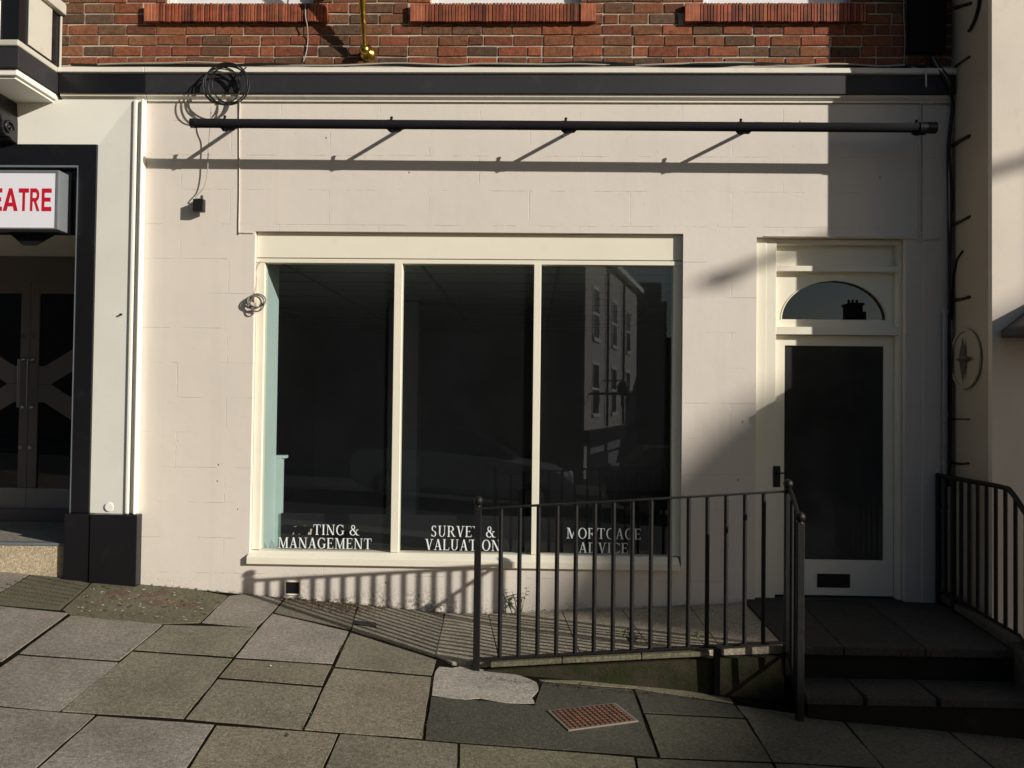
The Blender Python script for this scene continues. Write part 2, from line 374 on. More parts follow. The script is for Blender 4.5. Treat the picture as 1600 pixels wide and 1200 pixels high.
# ------------------------------------------------------------------ ground
def hx(c): return tuple(c)
g = MB()
def gsheet(mb, x0, x1, y0, y1, dz, nx=1):
    for i in range(nx):
        a = x0+(x1-x0)*i/nx; b = x0+(x1-x0)*(i+1)/nx
        mb.add([(a,y0,gz(a,y0)+dz),(b,y0,gz(b,y0)+dz),(b,y1,gz(b,y1)+dz),(a,y1,gz(a,y1)+dz)], [(0,1,2,3)])
gsheet(g, -90, 140, -140, 30, -0.40)
tag(g.build('ground', M['soil']), kind='structure')
KERB = -4.1
bed = MB(); bed.prism([(-60,KERB,gz(-60,KERB)-.0035),(90,KERB,gz(90,KERB)-.0035),(90,0.29,gz(90,0.29)-.0035),(-60,0.29,gz(-60,0.29)-.0035)], (0,0,-.25))
tag(bed.build('pavement_bed', M['soil']), kind='structure')
rd = MB(); gsheet(rd, -90, 140, -13.0, KERB-.15, -0.125)
tag(rd.build('road', M['asphalt']), kind='structure')
kb = MB()
for i in range(-20, 40):
    a, b = i*0.92, i*0.92+0.912
    kb.prism([(a,KERB-.15,gz(a,KERB)),(b,KERB-.15,gz(b,KERB)),(b,KERB-.004,gz(b,KERB)),(a,KERB-.004,gz(a,KERB))], (0,0,-.3), (.24,.22,.2))
tag(kb.build('kerb', M['slab'], bevel=.012), kind='structure')
fp = MB(); gsheet(fp, -90, 140, -16.5, -13.0, -0.02)
tag(fp.build('far_pavement', M['asphalt']), kind='structure')

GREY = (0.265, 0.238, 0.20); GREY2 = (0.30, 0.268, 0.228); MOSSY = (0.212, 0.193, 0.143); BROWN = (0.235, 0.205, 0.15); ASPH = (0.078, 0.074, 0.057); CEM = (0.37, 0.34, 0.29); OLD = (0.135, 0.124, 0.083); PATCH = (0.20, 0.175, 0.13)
slabs = [
 ([(-40,893),(55,892),(-2,926),(-60,926)], GREY),
 ([(-60,928),(-2,928),(57,893),(141,911),(94,953),(0,945),(-60,941)], OLD),
 ([(143,911),(215,908),(300,920),(356,931),(313,973),(245,975),(110,962),(97,953)], (.155,.138,.09)),
 ([(358,931),(388,928),(442,936),(425,957),(401,980),(315,973)], GREY),
 ([(-130,938),(0,947),(107,958),(2,1034),(-140,1012)], GREY2),
 ([(111,961),(254,976),(186,1032),(30,1021)], GREY),
 ([(28,1024),(185,1035),(93,1111),(-70,1096),(-20,1058)], GREY2),
 ([(257,976),(402,981),(365,1026),(209,1015)], MOSSY),
 ([(206,1018),(363,1029),(287,1123),(96,1111)], MOSSY),
 ([(426,959),(545,987),(520,1037),(368,1027),(403,984)], GREY2),
 ([(366,1030),(519,1040),(504,1071),(342,1058)], BROWN),
 ([(340,1061),(503,1074),(472,1140),(290,1123)], MOSSY),
 ([(548,988),(682,1031),(675,1055),(523,1041)], MOSSY),
 ([(522,1044),(674,1058),(660,1154),(475,1140)], BROWN),
 ([(444,937),(470,924),(560,940),(548,984),(428,957)], PATCH),
 ([(561,941),(694,955),(684,1028),(549,985)], (.24,.215,.165)),
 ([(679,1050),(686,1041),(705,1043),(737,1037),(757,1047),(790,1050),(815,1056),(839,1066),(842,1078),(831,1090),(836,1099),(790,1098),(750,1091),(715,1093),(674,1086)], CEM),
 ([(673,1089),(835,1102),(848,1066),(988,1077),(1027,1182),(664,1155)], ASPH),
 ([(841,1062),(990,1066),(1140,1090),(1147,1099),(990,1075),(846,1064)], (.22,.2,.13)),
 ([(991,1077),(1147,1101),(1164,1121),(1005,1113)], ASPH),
 ([(1007,1116),(1165,1124),(1206,1190),(1031,1183)], (.11,.105,.075)),  # these right-hand slabs get darker tints, with the shade coloured in
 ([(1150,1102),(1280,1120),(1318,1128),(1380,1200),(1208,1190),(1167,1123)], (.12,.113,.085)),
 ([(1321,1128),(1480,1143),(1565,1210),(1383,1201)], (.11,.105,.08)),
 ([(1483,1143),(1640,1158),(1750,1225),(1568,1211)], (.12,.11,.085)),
 ([(-90,1098),(149,1117),(40,1214),(-260,1196)], GREY),
 ([(152,1118),(335,1132),(274,1228),(43,1214)], GREY2),
 ([(338,1133),(528,1147),(490,1236),(277,1228)], BROWN),
 ([(531,1147),(715,1162),(713,1246),(493,1236)], MOSSY),
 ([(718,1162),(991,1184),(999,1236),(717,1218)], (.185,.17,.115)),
 ([(994,1185),(1206,1193),(1235,1246),(1002,1238)], (.13,.125,.09)),  # right end of the row, also tinted dark for the shade there
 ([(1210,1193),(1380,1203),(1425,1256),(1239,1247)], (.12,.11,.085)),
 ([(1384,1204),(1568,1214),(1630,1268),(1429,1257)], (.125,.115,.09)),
]
sb = MB()
def slab(mb, P, col, th=0.03, jit=True):
    c = sum(P, Vector())/len(P)
    if jit: P = [p+(c-p).normalized()*random.uniform(.0022, .0042) for p in P]
    lift = random.uniform(0, .0015) if jit else 0
    tx, ty = (random.uniform(-.003, .003), random.uniform(-.003, .003)) if jit else (0, 0)
    # a slightly ragged outline
    Q = []
    for i, p in enumerate(P):
        q = P[(i+1) % len(P)]; n = max(2, int((q-p).length/.14)); e = (q-p); nrm = Vector((e.y, -e.x, 0)).normalized()
        for k in range(n):
            r = p+e*k/n
            if k: r = r+nrm*random.uniform(-.005, .003)
            Q.append(Vector((r.x, r.y, r.z+lift+tx*(r.x-c.x)+ty*(r.y-c.y))))
    mb.prism(Q, (0, 0, -th), col)
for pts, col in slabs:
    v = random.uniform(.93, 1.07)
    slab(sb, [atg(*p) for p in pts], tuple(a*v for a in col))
for pts in ([(172,921),(207,925),(200,931),(165,930)], [(222,927),(265,922),(257,931),(217,934)], [(287,941),(318,944),(300,951),(275,948)], [(225,938),(262,938),(250,946),(222,943)]):
    slab(sb, [atg(*p, dz=.0035) for p in pts], (.15, .098, .075), .012, False)
for i in range(22):                              # worn studs on the old slab by the theatre step
    for k in range(7):
        u, v = (i+.5)/22, (k+.6)/7.6
        a, b = atg(-40, 931), atg(92, 950); c_, d_ = atg(58, 895), atg(139, 912)
        p = (a*(1-u)+b*u)*(1-v)+(c_*(1-u)+d_*u)*v
        sb.prism([p+Vector((.008*math.cos(t), .008*math.sin(t), .005)) for t in [math.pi*m/3 for m in range(6)]], (0, 0, -.01), (.055, .05, .032))
rl = random.Random(21)
for i in range(150):                             # lichen and grit stuck to the mossy slab
    px, py = rl.uniform(120, 345), rl.uniform(914, 970)
    if py > 960+.05*(px-110) or px < 112+(958-py)*.7 or px > 352-(py-931)*1.0: continue
    p = atg(px, py, dz=.0042); rr_ = rl.uniform(.004, .017); ph = rl.uniform(0, 6)
    cc_ = (.30, .285, .235) if rl.random() < .4 else ((.05, .045, .03) if rl.random() < .6 else (.13, .14, .045))
    sb.prism([p+Vector((rr_*rl.uniform(.5, 1.3)*math.cos(ph+m*1.05), rr_*rl.uniform(.4, 1.0)*math.sin(ph+m*1.05), 0)) for m in range(6)], (0, 0, -.008), cc_)
# the rest of the pavement, out of the picture
yb = [-2.42, -3.05, -3.6, -4.09]
def in_view(x, y):
    d = Vector((x, y, gz(x, y)))-CAM; z = d.dot(CF)
    if z < .3: return False
    px = 800+FPX*d.dot(CR)/z; py = 600-FPX*d.dot(CU)/z
    return -140 < px < 1700 and py < 1262
for x in [i*.62 for i in range(-30, 40)]:
    for y in [-.62*j for j in range(0, 7)]:
        if y-.3 < KERB: continue
        y1 = max(y-.612, KERB+.005)
        cs = [(x, y), (x+.612, y), (x+.612, y1), (x, y1)]
        if any(in_view(*c) for c in cs) or (-.8 < x < 3.4 and y > -1.7) or (-3.6 < x < -3.0 and y > -.2): continue
        slab(sb, [Vector((a, b, gz(a, b))) for a, b in cs], random.choice([GREY, GREY2, MOSSY, BROWN]))
tag(sb.build('pavement', M['slab'], bevel=.0022), kind='structure')

# ------------------------------------------------------------------ the shop building
YB = 0.0
XC = at(1487, 500, 0).x                      # inner corner with the right-hand house
shop = thing('shop_building', 'pale pink-cream painted shop front with a black fascia and red brick above', 'shop', (0, 0, 0))
xl = at(222, 500, 0).x
WO = R4(394, 363, 1066, 880, 0)              # window opening
DO = R4(1181, 371, 1415, 940, 0)             # door opening
DO = (DO[0], DO[1], 0.13, DO[3])
ZC0 = at(800, 160, 0).z                      # underside of the cornice
ZC1 = at(800, 105.5, -.085).z+.012
wm = wall_holes(MB(), xl-.06, XC, -0.9, ZC0, [WO, DO], 0, 0.30)
wm.build('painted_wall', M['wall'], shop)
# wall right of the door steps forward a little
pr = R4(1441, 378, 1487, 940, -.012)
MB().box(pr[0], XC-.002, -.012, -.001, .14, ZC0-.02).build('pier', M['wall'], shop, bevel=.004)
# building carcass behind
bk = MB(); bk.box(xl-.06, XC, 0.36, .50, ZC0+.02, 7.6); bk.build('inner_wall', M['room'], shop)

# cornice
zf0, zf1 = at(800, 146, -.065).z, at(800, 116, -.065).z
def cornice_run(x0, x1, par):
    c = MB()
    c.prism([(x0, 0, ZC1+.002), (x0, -.085, ZC1-.012), (x0, -.09, zf1+.006), (x0, -.075, zf1), (x0, 0, zf1)], (x1-x0, 0, 0))
    c.prism([(x0, 0, zf0), (x0, -.050, zf0), (x0, -.046, zf0-.02), (x0, -.018, zf0-.035), (x0, -.018, zf0-.052), (x0, -.008, ZC0+.004), (x0, 0, ZC0+.004)], (x1-x0, 0, 0))
    c.build('cornice', M['cornice'], par, bevel=.003)
    f = MB(); f.box(x0, x1, -.068, 0, zf0, zf1); f.build('fascia', M['fascia'] if par is shop else M['black'], par, bevel=.003)
xsplit = at(226, 130, -.07).x
xbay = at(99, 130, -.0).x
cornice_run(xsplit+.002, XC-.002, shop)

# brickwork: individual bricks with recessed mortar
BC, BL = 0.0862, 0.2365
zb0 = at(800, 101, 0).z
sills = [(226, 511), (641, 931), (1070, 1356)]
ops = []
for a, b in sills:
    s0 = at(a, 35, -.03); s1 = at(b, 35, -.03)
    ops.append((s0.x, s1.x, s0.z))
zsill = sum(o[2] for o in ops)/3
ZS1 = at(800, 3, -.04).z                     # top of the sills
wins = [(o[0]+.15, o[1]-.12) for o in ops]
mort = MB()
wall_holes(mort, xbay-.2, XC, ZC1-.05, 6.6, [(a, b, ZS1-.005, 6.25) for a, b in wins], 0.0085, .28)
mort.build('mortar_bed', M['mortar'], shop)
bm_ = MB()
cols = [(.255,.075,.042), (.21,.064,.04), (.28,.088,.048), (.175,.062,.038), (.15,.072,.045), (.22,.09,.05), (.125,.068,.046), (.25,.082,.042), (.20,.082,.046), (.185,.085,.05), (.23,.082,.045), (.24,.088,.048)]
r = 0; z = zsill - 4*BC
while z < 6.6:
    off = (r % 2)*BL/2 + random.uniform(-.012, .012); x = xbay-.2-off
    while x < XC:
        wd = BL if random.random() > .12 else BL/2
        a, b = x+.0055, x+wd-.0055; a = max(a, xbay-.2); b = min(b, XC-.003)
        segs = [(a, b)]
        zt = z+BC
        for (o, wn) in zip(ops, wins):
            cut = None
            if z+.01 >= zsill and z < ZS1-.02: cut = (o[0]-.004, o[1]+.004)
            elif z >= ZS1-.02 and z < 6.22: cut = wn
            if cut:
                ns = []
                for p, q in segs:
                    if q <= cut[0] or p >= cut[1]: ns.append((p, q))
                    else:
                        if p < cut[0]-.03: ns.append((p, cut[0]))
                        if q > cut[1]+.03: ns.append((cut[1], q))
                segs = ns
        c = random.choice(cols); v = random.uniform(.80, 1.18); c = (c[0]*v*1.15, c[1]*v*1.22, c[2]*v*1.1)
        for p, q in segs:
            if q-p > .02:
                d = random.uniform(-.003, .002); zz0 = max(z+.006, zb0); zz1 = z+BC-.006
                j = [random.uniform(-.0045, .0035) for _ in range(4)]; p += random.uniform(-.003, .003); q += random.uniform(-.003, .003)
                if zz1-zz0 > .015: bm_.prism([(p, d, zz0+j[0]), (q, d, zz0+j[1]), (q, d, zz1+j[2]), (p, d, zz1+j[3])], (0, .03, 0), c)
        x += wd
    z += BC; r += 1
bm_.build('brickwork', M['brick'], shop, bevel=.003, seg=1)

# upper windows with tile sills
for i, ((s0, s1, sz), (a, b)) in enumerate(zip(ops, wins)):
    wf = MB(); t = .05
    wf.box(a, b, .075, .14, ZS1, ZS1+.045); wf.box(a, b, .075, .14, 6.2, 6.25)
    wf.box(a, a+t, .075, .14, ZS1+.045, 6.2); wf.box(b-t, b, .075, .14, ZS1+.045, 6.2)
    wf.box(a+t, b-t, .085, .13, 5.46, 5.51); wf.box(a+t, b-t, .082, .13, ZS1+.045, ZS1+.10)
    win = wf.build('upper_window', M['white_paint'], shop, bevel=.004)
    MB().box(a+t, b-t, .105, .11, ZS1+.10, 6.2).build('pane', M['glass'], win)
    MB().box(a+.02, b-.02, .20, .206, ZS1, 6.2).build('blind', M['white_paint'], win)
    sm = MB(); zt0 = zsill
    sm.box(s0, s0+.115, -.045, .009, zt0+.003, ZS1-.012, (1.2, 1.15, 1.05))
    for q_ in (.03, .058, .086): sm.box(s0+q_, s0+q_+.004, -.0462, .0, zt0+.004, ZS1-.011, (1.5, 3.6, 5.5))
    right_block = .125 if i == 1 else 0.0
    x = s0+.120; k = 0
    while x < s1-.02-right_block:
        wd = random.choice([.021, .024, .028, .031]); v = random.uniform(.5, 1.2)
        if random.random() < .12: v *= .5
        sm.box(x, x+wd-.005, -.045+random.uniform(-.003, .003), .009, zt0+random.uniform(0, .004), ZS1-.008-random.uniform(0, .004), (v, v*random.uniform(.8, 1.05), v*random.uniform(.7, 1.0)))
        x += wd
    if right_block: sm.box(s1-.12, s1, -.045, .009, zt0+.003, ZS1-.012, (1.2, 1.15, 1.05))
    if right_block:
        for q_ in (.03, .06, .09): sm.box(s1-q_, s1-q_+.004, -.0462, .0, zt0+.004, ZS1-.011, (1.5, 3.6, 5.5))
    sm.box(s0+.004, s1-.004, -.036, .008, zt0+.008, ZS1-.016, (.25, .22, .2))
    sm.build('tile_sill', M['tile'], shop, bevel=.003, seg=1)

# ------------------------------------------------------------------ serif lettering
def ring(cx, cy, rx, ry, tx, ty, a0, a1, n=18):
    out = []
    for i in range(n):
        p = [math.radians(a0+(a1-a0)*(i+k)/n) for k in (0, 1)]
        out.append([(cx+rx*math.cos(p[0]), cy+ry*math.sin(p[0])), (cx+rx*math.cos(p[1]), cy+ry*math.sin(p[1])),
                    (cx+(rx-tx)*math.cos(p[1]), cy+(ry-ty)*math.sin(p[1])), (cx+(rx-tx)*math.cos(p[0]), cy+(ry-ty)*math.sin(p[0]))])
    return out
def rc(x0, y0, x1, y1): return [(x0, y0), (x1, y0), (x1, y1), (x0, y1)]
def st(x, w=.13): return [rc(x, .0, x+w, 1.0), rc(x-.07, 0, x+w+.07, .045), rc(x-.07, .955, x+w+.07, 1.0)]
def dg(x0, y0, x1, y1, w): return [(x0, y0), (x0+w, y0), (x1+w, y1), (x1, y1)]
GL = {
 'A': (.78, [dg(.10, 0, .36, 1, .055), dg(.56, 0, .32, 1, .14), rc(.2, .30, .56, .345), rc(.0, 0, .25, .04), rc(.47, 0, .78, .04)]),
 'C': (.74, ring(.40, .5, .36, .52, .13, .05, 45, 315) + [rc(.645, .70, .675, .98), rc(.645, .06, .675, .25)]),
 'D': (.80, st(.09) + ring(.30, .5, .46, .5, .14, .05, -90, 90)),
 'E': (.66, st(.09) + [rc(.2, 0, .60, .05), rc(.2, .95, .58, 1), rc(.2, .49, .46, .535), rc(.565, .0, .6, .22), rc(.55, .8, .58, 1), rc(.43, .41, .46, .62)]),
 'G': (.82, ring(.42, .5, .38, .52, .13, .05, 45, 330) + [rc(.68, .70, .71, .98), rc(.60, .08, .73, .42), rc(.5, .40, .82, .44)]),
 'I': (.36, st(.11)),
 'L': (.64, st(.09) + [rc(.2, 0, .6, .05), rc(.57, 0, .605, .26)]),
 'M': (1.0, [dg(.13, 0, .13, 1, .05), dg(.47, 0, .16, 1, .12), dg(.47, 0, .78, 1, .06), rc(.77, 0, .90, 1), rc(.02, 0, .29, .04), rc(.69, 0, .99, .04), rc(.02, .96, .2, 1), rc(.85, .96, .99, 1)]),
 'N': (.86, [rc(.12, 0, .175, 1), rc(.68, 0, .735, 1), dg(.60, 0, .10, 1, .14), rc(.02, 0, .28, .04), rc(.0, .96, .2, 1), rc(.58, .96, .84, 1)]),
 'O': (.84, ring(.42, .5, .39, .52, .13, .05, 0, 360, 28)),
 'R': (.80, st(.09) + ring(.30, .735, .33, .265, .13, .05, -90, 90) + [rc(.2, .47, .32, .515), dg(.60, 0, .32, .48, .14), rc(.6, 0, .80, .04), rc(.2, .953, .32, .998)]),
 'S': (.60, ring(.30, .745, .215, .265, .11, .055, 30, 270) + ring(.29, .255, .235, .275, .12, .055, 90, -150) + [rc(.46, .78, .49, .99), rc(.06, .02, .09, .24)]),
 'T': (.76, [rc(.315, 0, .445, 1), rc(.23, 0, .53, .045), rc(.04, .95, .72, 1.0), rc(.04, .74, .075, 1), rc(.685, .74, .72, 1)]),
 'U': (.84, [rc(.13, .32, .26, 1), rc(.63, .32, .685, 1), rc(.04, .957, .36, 1), rc(.54, .957, .79, 1)] + ring(.4075, .33, .2775, .345, .10, .05, 180, 360)),
 'V': (.78, [dg(.33, 0, .10, 1, .14), dg(.36, 0, .62, 1, .055), rc(.0, .957, .3, 1), rc(.52, .957, .78, 1)]),
 'Y': (.76, [rc(.31, 0, .44, .5), dg(.31, .46, .06, 1, .14), dg(.37, .46, .60, 1, .055), rc(.23, 0, .53, .045), rc(-.02, .957, .28, 1), rc(.5, .957, .76, 1)]),
 '&': (.92, ring(.36, .77, .19, .235, .09, .05, 0, 360, 20) + ring(.34, .27, .30, .285, .12, .055, 90, 330) + [dg(.70, 0, .22, .66, .15), dg(.56, .16, .72, .54, .055), rc(.60, .52, .86, .56), rc(.66, 0, .94, .04)]),
 ' ': (.34, []),
}
def lettering(lines, y, mat, parent, name='lettering', sxy=.92):
    mb = MB()
    for text, pxl, pxr, pyt, pyb in lines:
        x0, x1, z0, z1 = R4(pxl, pyt, pxr, pyb, y)
        tot = sum(GL[ch][0] for ch in text)+.06*(len(text)-1); kx = (x1-x0)/tot; kz = z1-z0; x = x0; i = 0
        for ch in text:
            wd, polys = GL[ch]
            for p in polys:
                i += 1
                mb.prism([(x+a*kx, y-.0006-.000012*(i % 40), z0+b*kz) for a, b in p], (0, .0004, 0))
            x += (wd+.06)*kx
    return mb.build(name, mat, parent)

# ------------------------------------------------------------------ shop window
sw = MB()
WX0, WX1, WZ0, WZ1 = WO
YF = .045                                     # face of the frame, set back in the opening
hb = R4(394, 369, 1066, 402, YF)
ZG1 = at(730, 413.5, .07).z; ZG0 = at(730, 863, .07).z
jl = at(410.5, 600, YF).x; jr = at(1051, 600, YF).x
sw.box(WX0+.002, WX1-.002, YF, .14, at(730, 404.5, YF).z, WZ1-.002)                 # head board
sw.box(WX0+.002, WX1-.002, YF-.006, .13, ZG1, at(730, 405.5, YF).z-.003)           # head of the frame
sw.box(WX0+.002, jl, YF, .13, ZG0+.0, ZG1-.001); sw.box(jr, WX1-.002, YF, .13, ZG0+.0, ZG1-.001)
swo = sw.build('shop_window', M['cream'], shop, bevel=.003)
bd = MB(); bd.box(WX0+.012, WX1-.03, YF+.0, YF+.01, hb[2]+.004, WZ1-.03); 
msx = []
for (a, b) in ((613.8, 626), (832.6, 844)):
    mm = MB(); x0 = at(a, 600, .03).x; x1 = at(b, 600, .03).x; msx.append((x0, x1))
    mm.box(x0, x1, .03, .125, ZG0-.003, ZG1-.001); mm.build('mullion', M['cream'], swo, bevel=.003)
gx = [jl] + [v for p in msx for v in p] + [jr]
for i in range(3):
    MB().box(gx[2*i]-.004, gx[2*i+1]+.004, .075, .081, ZG0+.005, ZG1).build('pane', M['glass'], swo)
sr = R4(385, 865, 1062, 884, -.035)
sil = MB(); zt = at(730, 876, -.04).z; zb = at(730, 887, -.04).z
sil.prism([(sr[0], -.04, zb), (sr[0], -.04, zt), (sr[0], .03, ZG0-.006), (sr[0], .14, ZG0-.004), (sr[0], .14, zb), ], (sr[1]-sr[0], 0, 0))
sil.build('sill', M['cream'], swo, bevel=.004)
yt = .0745
lettering([('TING &', 489, 561, 820, 836), ('MANAGEMENT', 434, 581, 840.5, 857)], yt, M['vinyl'], swo)
frs = []                                      # scraped remains of the missing letters
for (px, py, w_, h_) in ((484, 826, 2.5, 10), (481, 831, 3, 5), (459, 822, 4, 1.4), (466, 834, 3, 1.2), (474, 821, 5, .9), (457, 832, 1.5, 4)):
    q = R4(px, py, px+w_, py+h_, yt); frs.append(MB().prism([(q[0], yt-.0006, q[2]), (q[1], yt-.0006, q[2]+.004), (q[1]+.006, yt-.0006, q[3]), (q[0]+.004, yt-.0006, q[3]-.002)], (0, .0004, 0)))
for f_ in frs: f_.build('vinyl_scrap', M['gcable'], swo)
lettering([('SURVEY &', 673, 774, 822, 839), ('VALUATION', 664, 782, 843, 860)], yt, M['vinyl'], swo)
lettering([('MORTGAGE', 885, 1002, 825.5, 842), ('ADVICE', 904, 982, 848, 864)], yt, M['vinyl'], swo)

# the empty room behind the glass
RX0, RX1, RY1, RZ0, RZ1 = -3.7, 2.9, 7.5, .17, 2.83
rm = MB()
rm.box(RX0-.1, RX0, .30, RY1, RZ0, RZ1); rm.box(RX1, RX1+.1, .30, RY1, RZ0, RZ1); rm.box(RX0, RX1, RY1, RY1+.1, RZ0, RZ1)
rmo = rm.build('interior', M['room'], shop)
MB().box(RX0-.1, RX1+.1, .30, RY1+.1, RZ1, RZ1+.1).build('ceiling', M['ceiling'], rmo)
MB().box(RX0-.1, RX1+.1, .30, RY1+.1, RZ0-.1, RZ0).build('floor', M['carpet'], rmo)
gr = MB()
for i in range(12): gr.box(RX0, RX1, .55+.6*i, .574+.6*i, RZ1-.008, RZ1-.001)
for i in range(6): gr.box(RX0+.3+1.2*i, RX0+.324+1.2*i, .30, RY1, RZ1-.010, RZ1-.0005)
gr.build('ceiling_grid', M['tgrid'], rmo)
jt = MB(); xj = at(415.5, 600, .14).x
jt.box(xj-.10, xj, .135, .44, RZ0, RZ1-.012)
jt.build('side_lining', M['teal'], rmo, bevel=.003)
lb = MB(); q = at(428, 716, .46); lb.box(xj-.1, xj+.05, .442, .50, RZ0, q.z); lb.box(xj-.1, xj+.075, .441, .53, q.z, q.z+.025); lb.build('low_shelf', M['teal'], rmo, bevel=.003)
MB().box(xj+.06, jr+.2, .42, .44, RZ0, at(730, 806, .42).z).build('window_backing', M['backing'], rmo)
MB().box(-1.7, -1.35, 3.2, 3.5, RZ0, RZ1-.02).build('column', M['room'], rmo, bevel=.005)

# air vent low in the wall
vb = R4(444, 907, 470, 930, -.006)
v_ = MB(); t = .012
v_.box(vb[0], vb[1], -.012, -.001, vb[3]-t, vb[3]); v_.box(vb[0], vb[1], -.012, -.001, vb[2], vb[2]+t)
v_.box(vb[0], vb[0]+t, -.012, -.001, vb[2]+t, vb[3]-t); v_.box(vb[1]-t, vb[1], -.012, -.001, vb[2]+t, vb[3]-t)
vo_ = v_.build('air_vent', M['cream'], shop, bevel=.002)
MB().box(vb[0]+t, vb[1]-t, -.004, -.001, vb[2]+t, vb[3]-t).build('vent_hole', M['black'], vo_)

# ------------------------------------------------------------------ entrance door
YD = .06
df = MB()
zt_ = DO[3]-.002
def px_x(px, py, Y): return at(px, py, Y).x
xa, xb_, xc_, xd_ = px_x(1183, 600, .05), px_x(1197, 600, .05), px_x(1212, 600, YD), px_x(1403, 600, YD)
xe = DO[1]-.002
zfoot = .145
df.box(DO[0]+.002, xb_, .05, .24, zfoot, zt_); df.box(xb_, xc_, YD-.005, .25, zfoot, zt_-.001); df.box(xd_, xe, YD, .25, zfoot, zt_)
def zz(py, Y=YD, px=1305): return at(px, py, Y).z
df.box(xc_, xd_, YD+.002, .24, zz(382), zt_-.001)
df.box(xc_, xd_, YD+.001, .24, zz(424), zz(415.5)); df.box(xc_, xd_, YD+.001, .24, zz(523), zz(511))
dfo = df.build('door_frame', M['cream'], shop, bevel=.003)
YP = YD+.065
MB().box(xc_, xd_, YP, YP+.04, zz(415.5), zz(382)).build('transom_panel', M['cream'], dfo)
# fanlight with a half-round light
fx0, fx1, fz0, fz1 = xc_, xd_, zz(511), zz(424)
cxf, czf = at(1303, 499, YP).x, at(1303, 499.5, YP).z; rxf = (at(1385.5, 499, YP).x-at(1220, 499, YP).x)/2; rzf = at(1303, 438, YP).z-czf
fl = MB(); N = 40
A = [(cxf-rxf*math.cos(math.pi*i/N), czf+rzf*math.sin(math.pi*i/N)) for i in range(N+1)]
for yy in (YP, YP+.035):
    for i in range(N):
        (a0, b0), (a1, b1) = A[i], A[i+1]
        fl.add([(a0, yy, b0), (a1, yy, b1), (a1, yy, fz1), (a0, yy, fz1)], [(0, 1, 2, 3)])
    fl.add([(fx0, yy, fz0), (fx1, yy, fz0), (fx1, yy, czf), (cxf+rxf, yy, czf), (cxf-rxf, yy, czf), (fx0, yy, czf)], [(0, 1, 2, 3, 4, 5)])
    fl.add([(fx0, yy, czf), (cxf-rxf, yy, czf), (cxf-rxf, yy, fz1), (fx0, yy, fz1)], [(0, 1, 2, 3)])
    fl.add([(cxf+rxf, yy, czf), (fx1, yy, czf), (fx1, yy, fz1), (cxf+rxf, yy, fz1)], [(0, 1, 2, 3)])
B = A + [A[0]]
for i in range(N+1):
    fl.add([(B[i][0], YP, B[i][1]), (B[i+1][0], YP, B[i+1][1]), (B[i+1][0], YP+.035, B[i+1][1]), (B[i][0], YP+.035, B[i][1])], [(0, 1, 2, 3)])
flo = fl.build('fanlight', M['cream'], shop)
MB().box(cxf-rxf-.02, cxf+rxf+.02, YP+.037, YP+.042, czf-.02, czf+rzf+.02).build('pane', M['fan_glass'], flo)
bead = MB(); bead.tube([(a, YP-.001, b) for a, b in A], .006, 6); bead.build('bead', M['cream'], flo, smooth=True)
# door leaf
dx0, dx1, dz0, dz1 = xc_+.003, xd_-.003, zfoot+.01, zz(524.5, YP)
gx0, gx1, gz0, gz1 = at(1225.5, 700, YP).x, at(1381, 700, YP).x, zz(875, YP), zz(540.5, YP)
dl = wall_holes(MB(), dx0, dx1, dz0, dz1, [(gx0, gx1, gz0, gz1)], YP, YP+.045)
dlo = dl.build('door', M['cream'], shop, bevel=.003)
MB().box(gx0-.004, gx1+.004, YP+.018, YP+.024, gz0-.004, gz1+.004).build('pane', M['film'], dlo)
q = R4(1276.5, 896.5, 1328, 918, YP)
ls = MB(); ls.box(q[0], q[1], YP-.006, YP-.001, q[2], q[3]); ls.box(q[0]+.012, q[1]-.012, YP-.010, YP-.0062, q[2]+.012, q[3]-.012); ls.build('letter_slot', M['iron'], dlo, bevel=.002)
q = R4(1208, 728, 1219, 761, YP-.07)
hd = MB(); hd.box(q[0], q[1], YD-.011, YD-.0055, q[2], q[3]); hd.tube([((q[0]+q[1])/2, YD-.012, (q[2]+q[3])/2+.03), ((q[0]+q[1])/2, YD-.045, (q[2]+q[3])/2+.03), (q[1]+.05, YD-.045, (q[2]+q[3])/2+.03)], .006); hd.build('handle', M['iron'], dlo)
MB().box(DO[0]+.01, xe, .0, .16, .10, zfoot).build('threshold', M['iron'], shop, bevel=.003)
# dim lobby behind the door
lo = MB(); lo.box(dx0-.3, dx1+.2, 1.9, 1.95, .1, 3.0); lo.box(dx0-.35, dx0-.3, .3, 1.9, .1, 3.0); lo.box(dx1+.2, dx1+.25, .3, 1.9, .1, 3.0)
lo.build('lobby', M['room'], shop)

# ------------------------------------------------------------------ ramp, landing and steps
YL, YS = -1.13, -1.46                       # landing edge, lower step edge
XK = at(1232, 900, -1.17).x                   # line of the step railing
steps = thing('entrance_steps', 'stone slab ramp and two steps rising to the cream glazed door', 'steps', (1.6, -.8, -.15))
def rz(x, y):                                 # ramp surface
    u = -y/1.14
    pr_ = [(-.75, .008, -.024), (-.55, -.006, -.037), (-.2, .008, .002), (0, .022, .016), (.5, .045, .052), (1.15, .085, .096), (1.62, .125, .120), (4, .147, .122)]
    for (xa_, w0, f0), (xb2, w1, f1) in zip(pr_, pr_[1:]):
        if xa_ <= x <= xb2:
            t = (x-xa_)/(xb2-xa_); return (w0+(w1-w0)*t)*(1-u)+(f0+(f1-f0)*t)*u
    return pr_[0][1] if x < 0 else pr_[-1][1]
rp = MB()
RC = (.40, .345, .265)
def rslab(mb, P, col, th=.05):
    v_ = random.uniform(.92, 1.08); mb.prism([Vector((x, y, rz(x, y))) for x, y in P], (0, 0, -th), tuple(c*v_ for c in col))
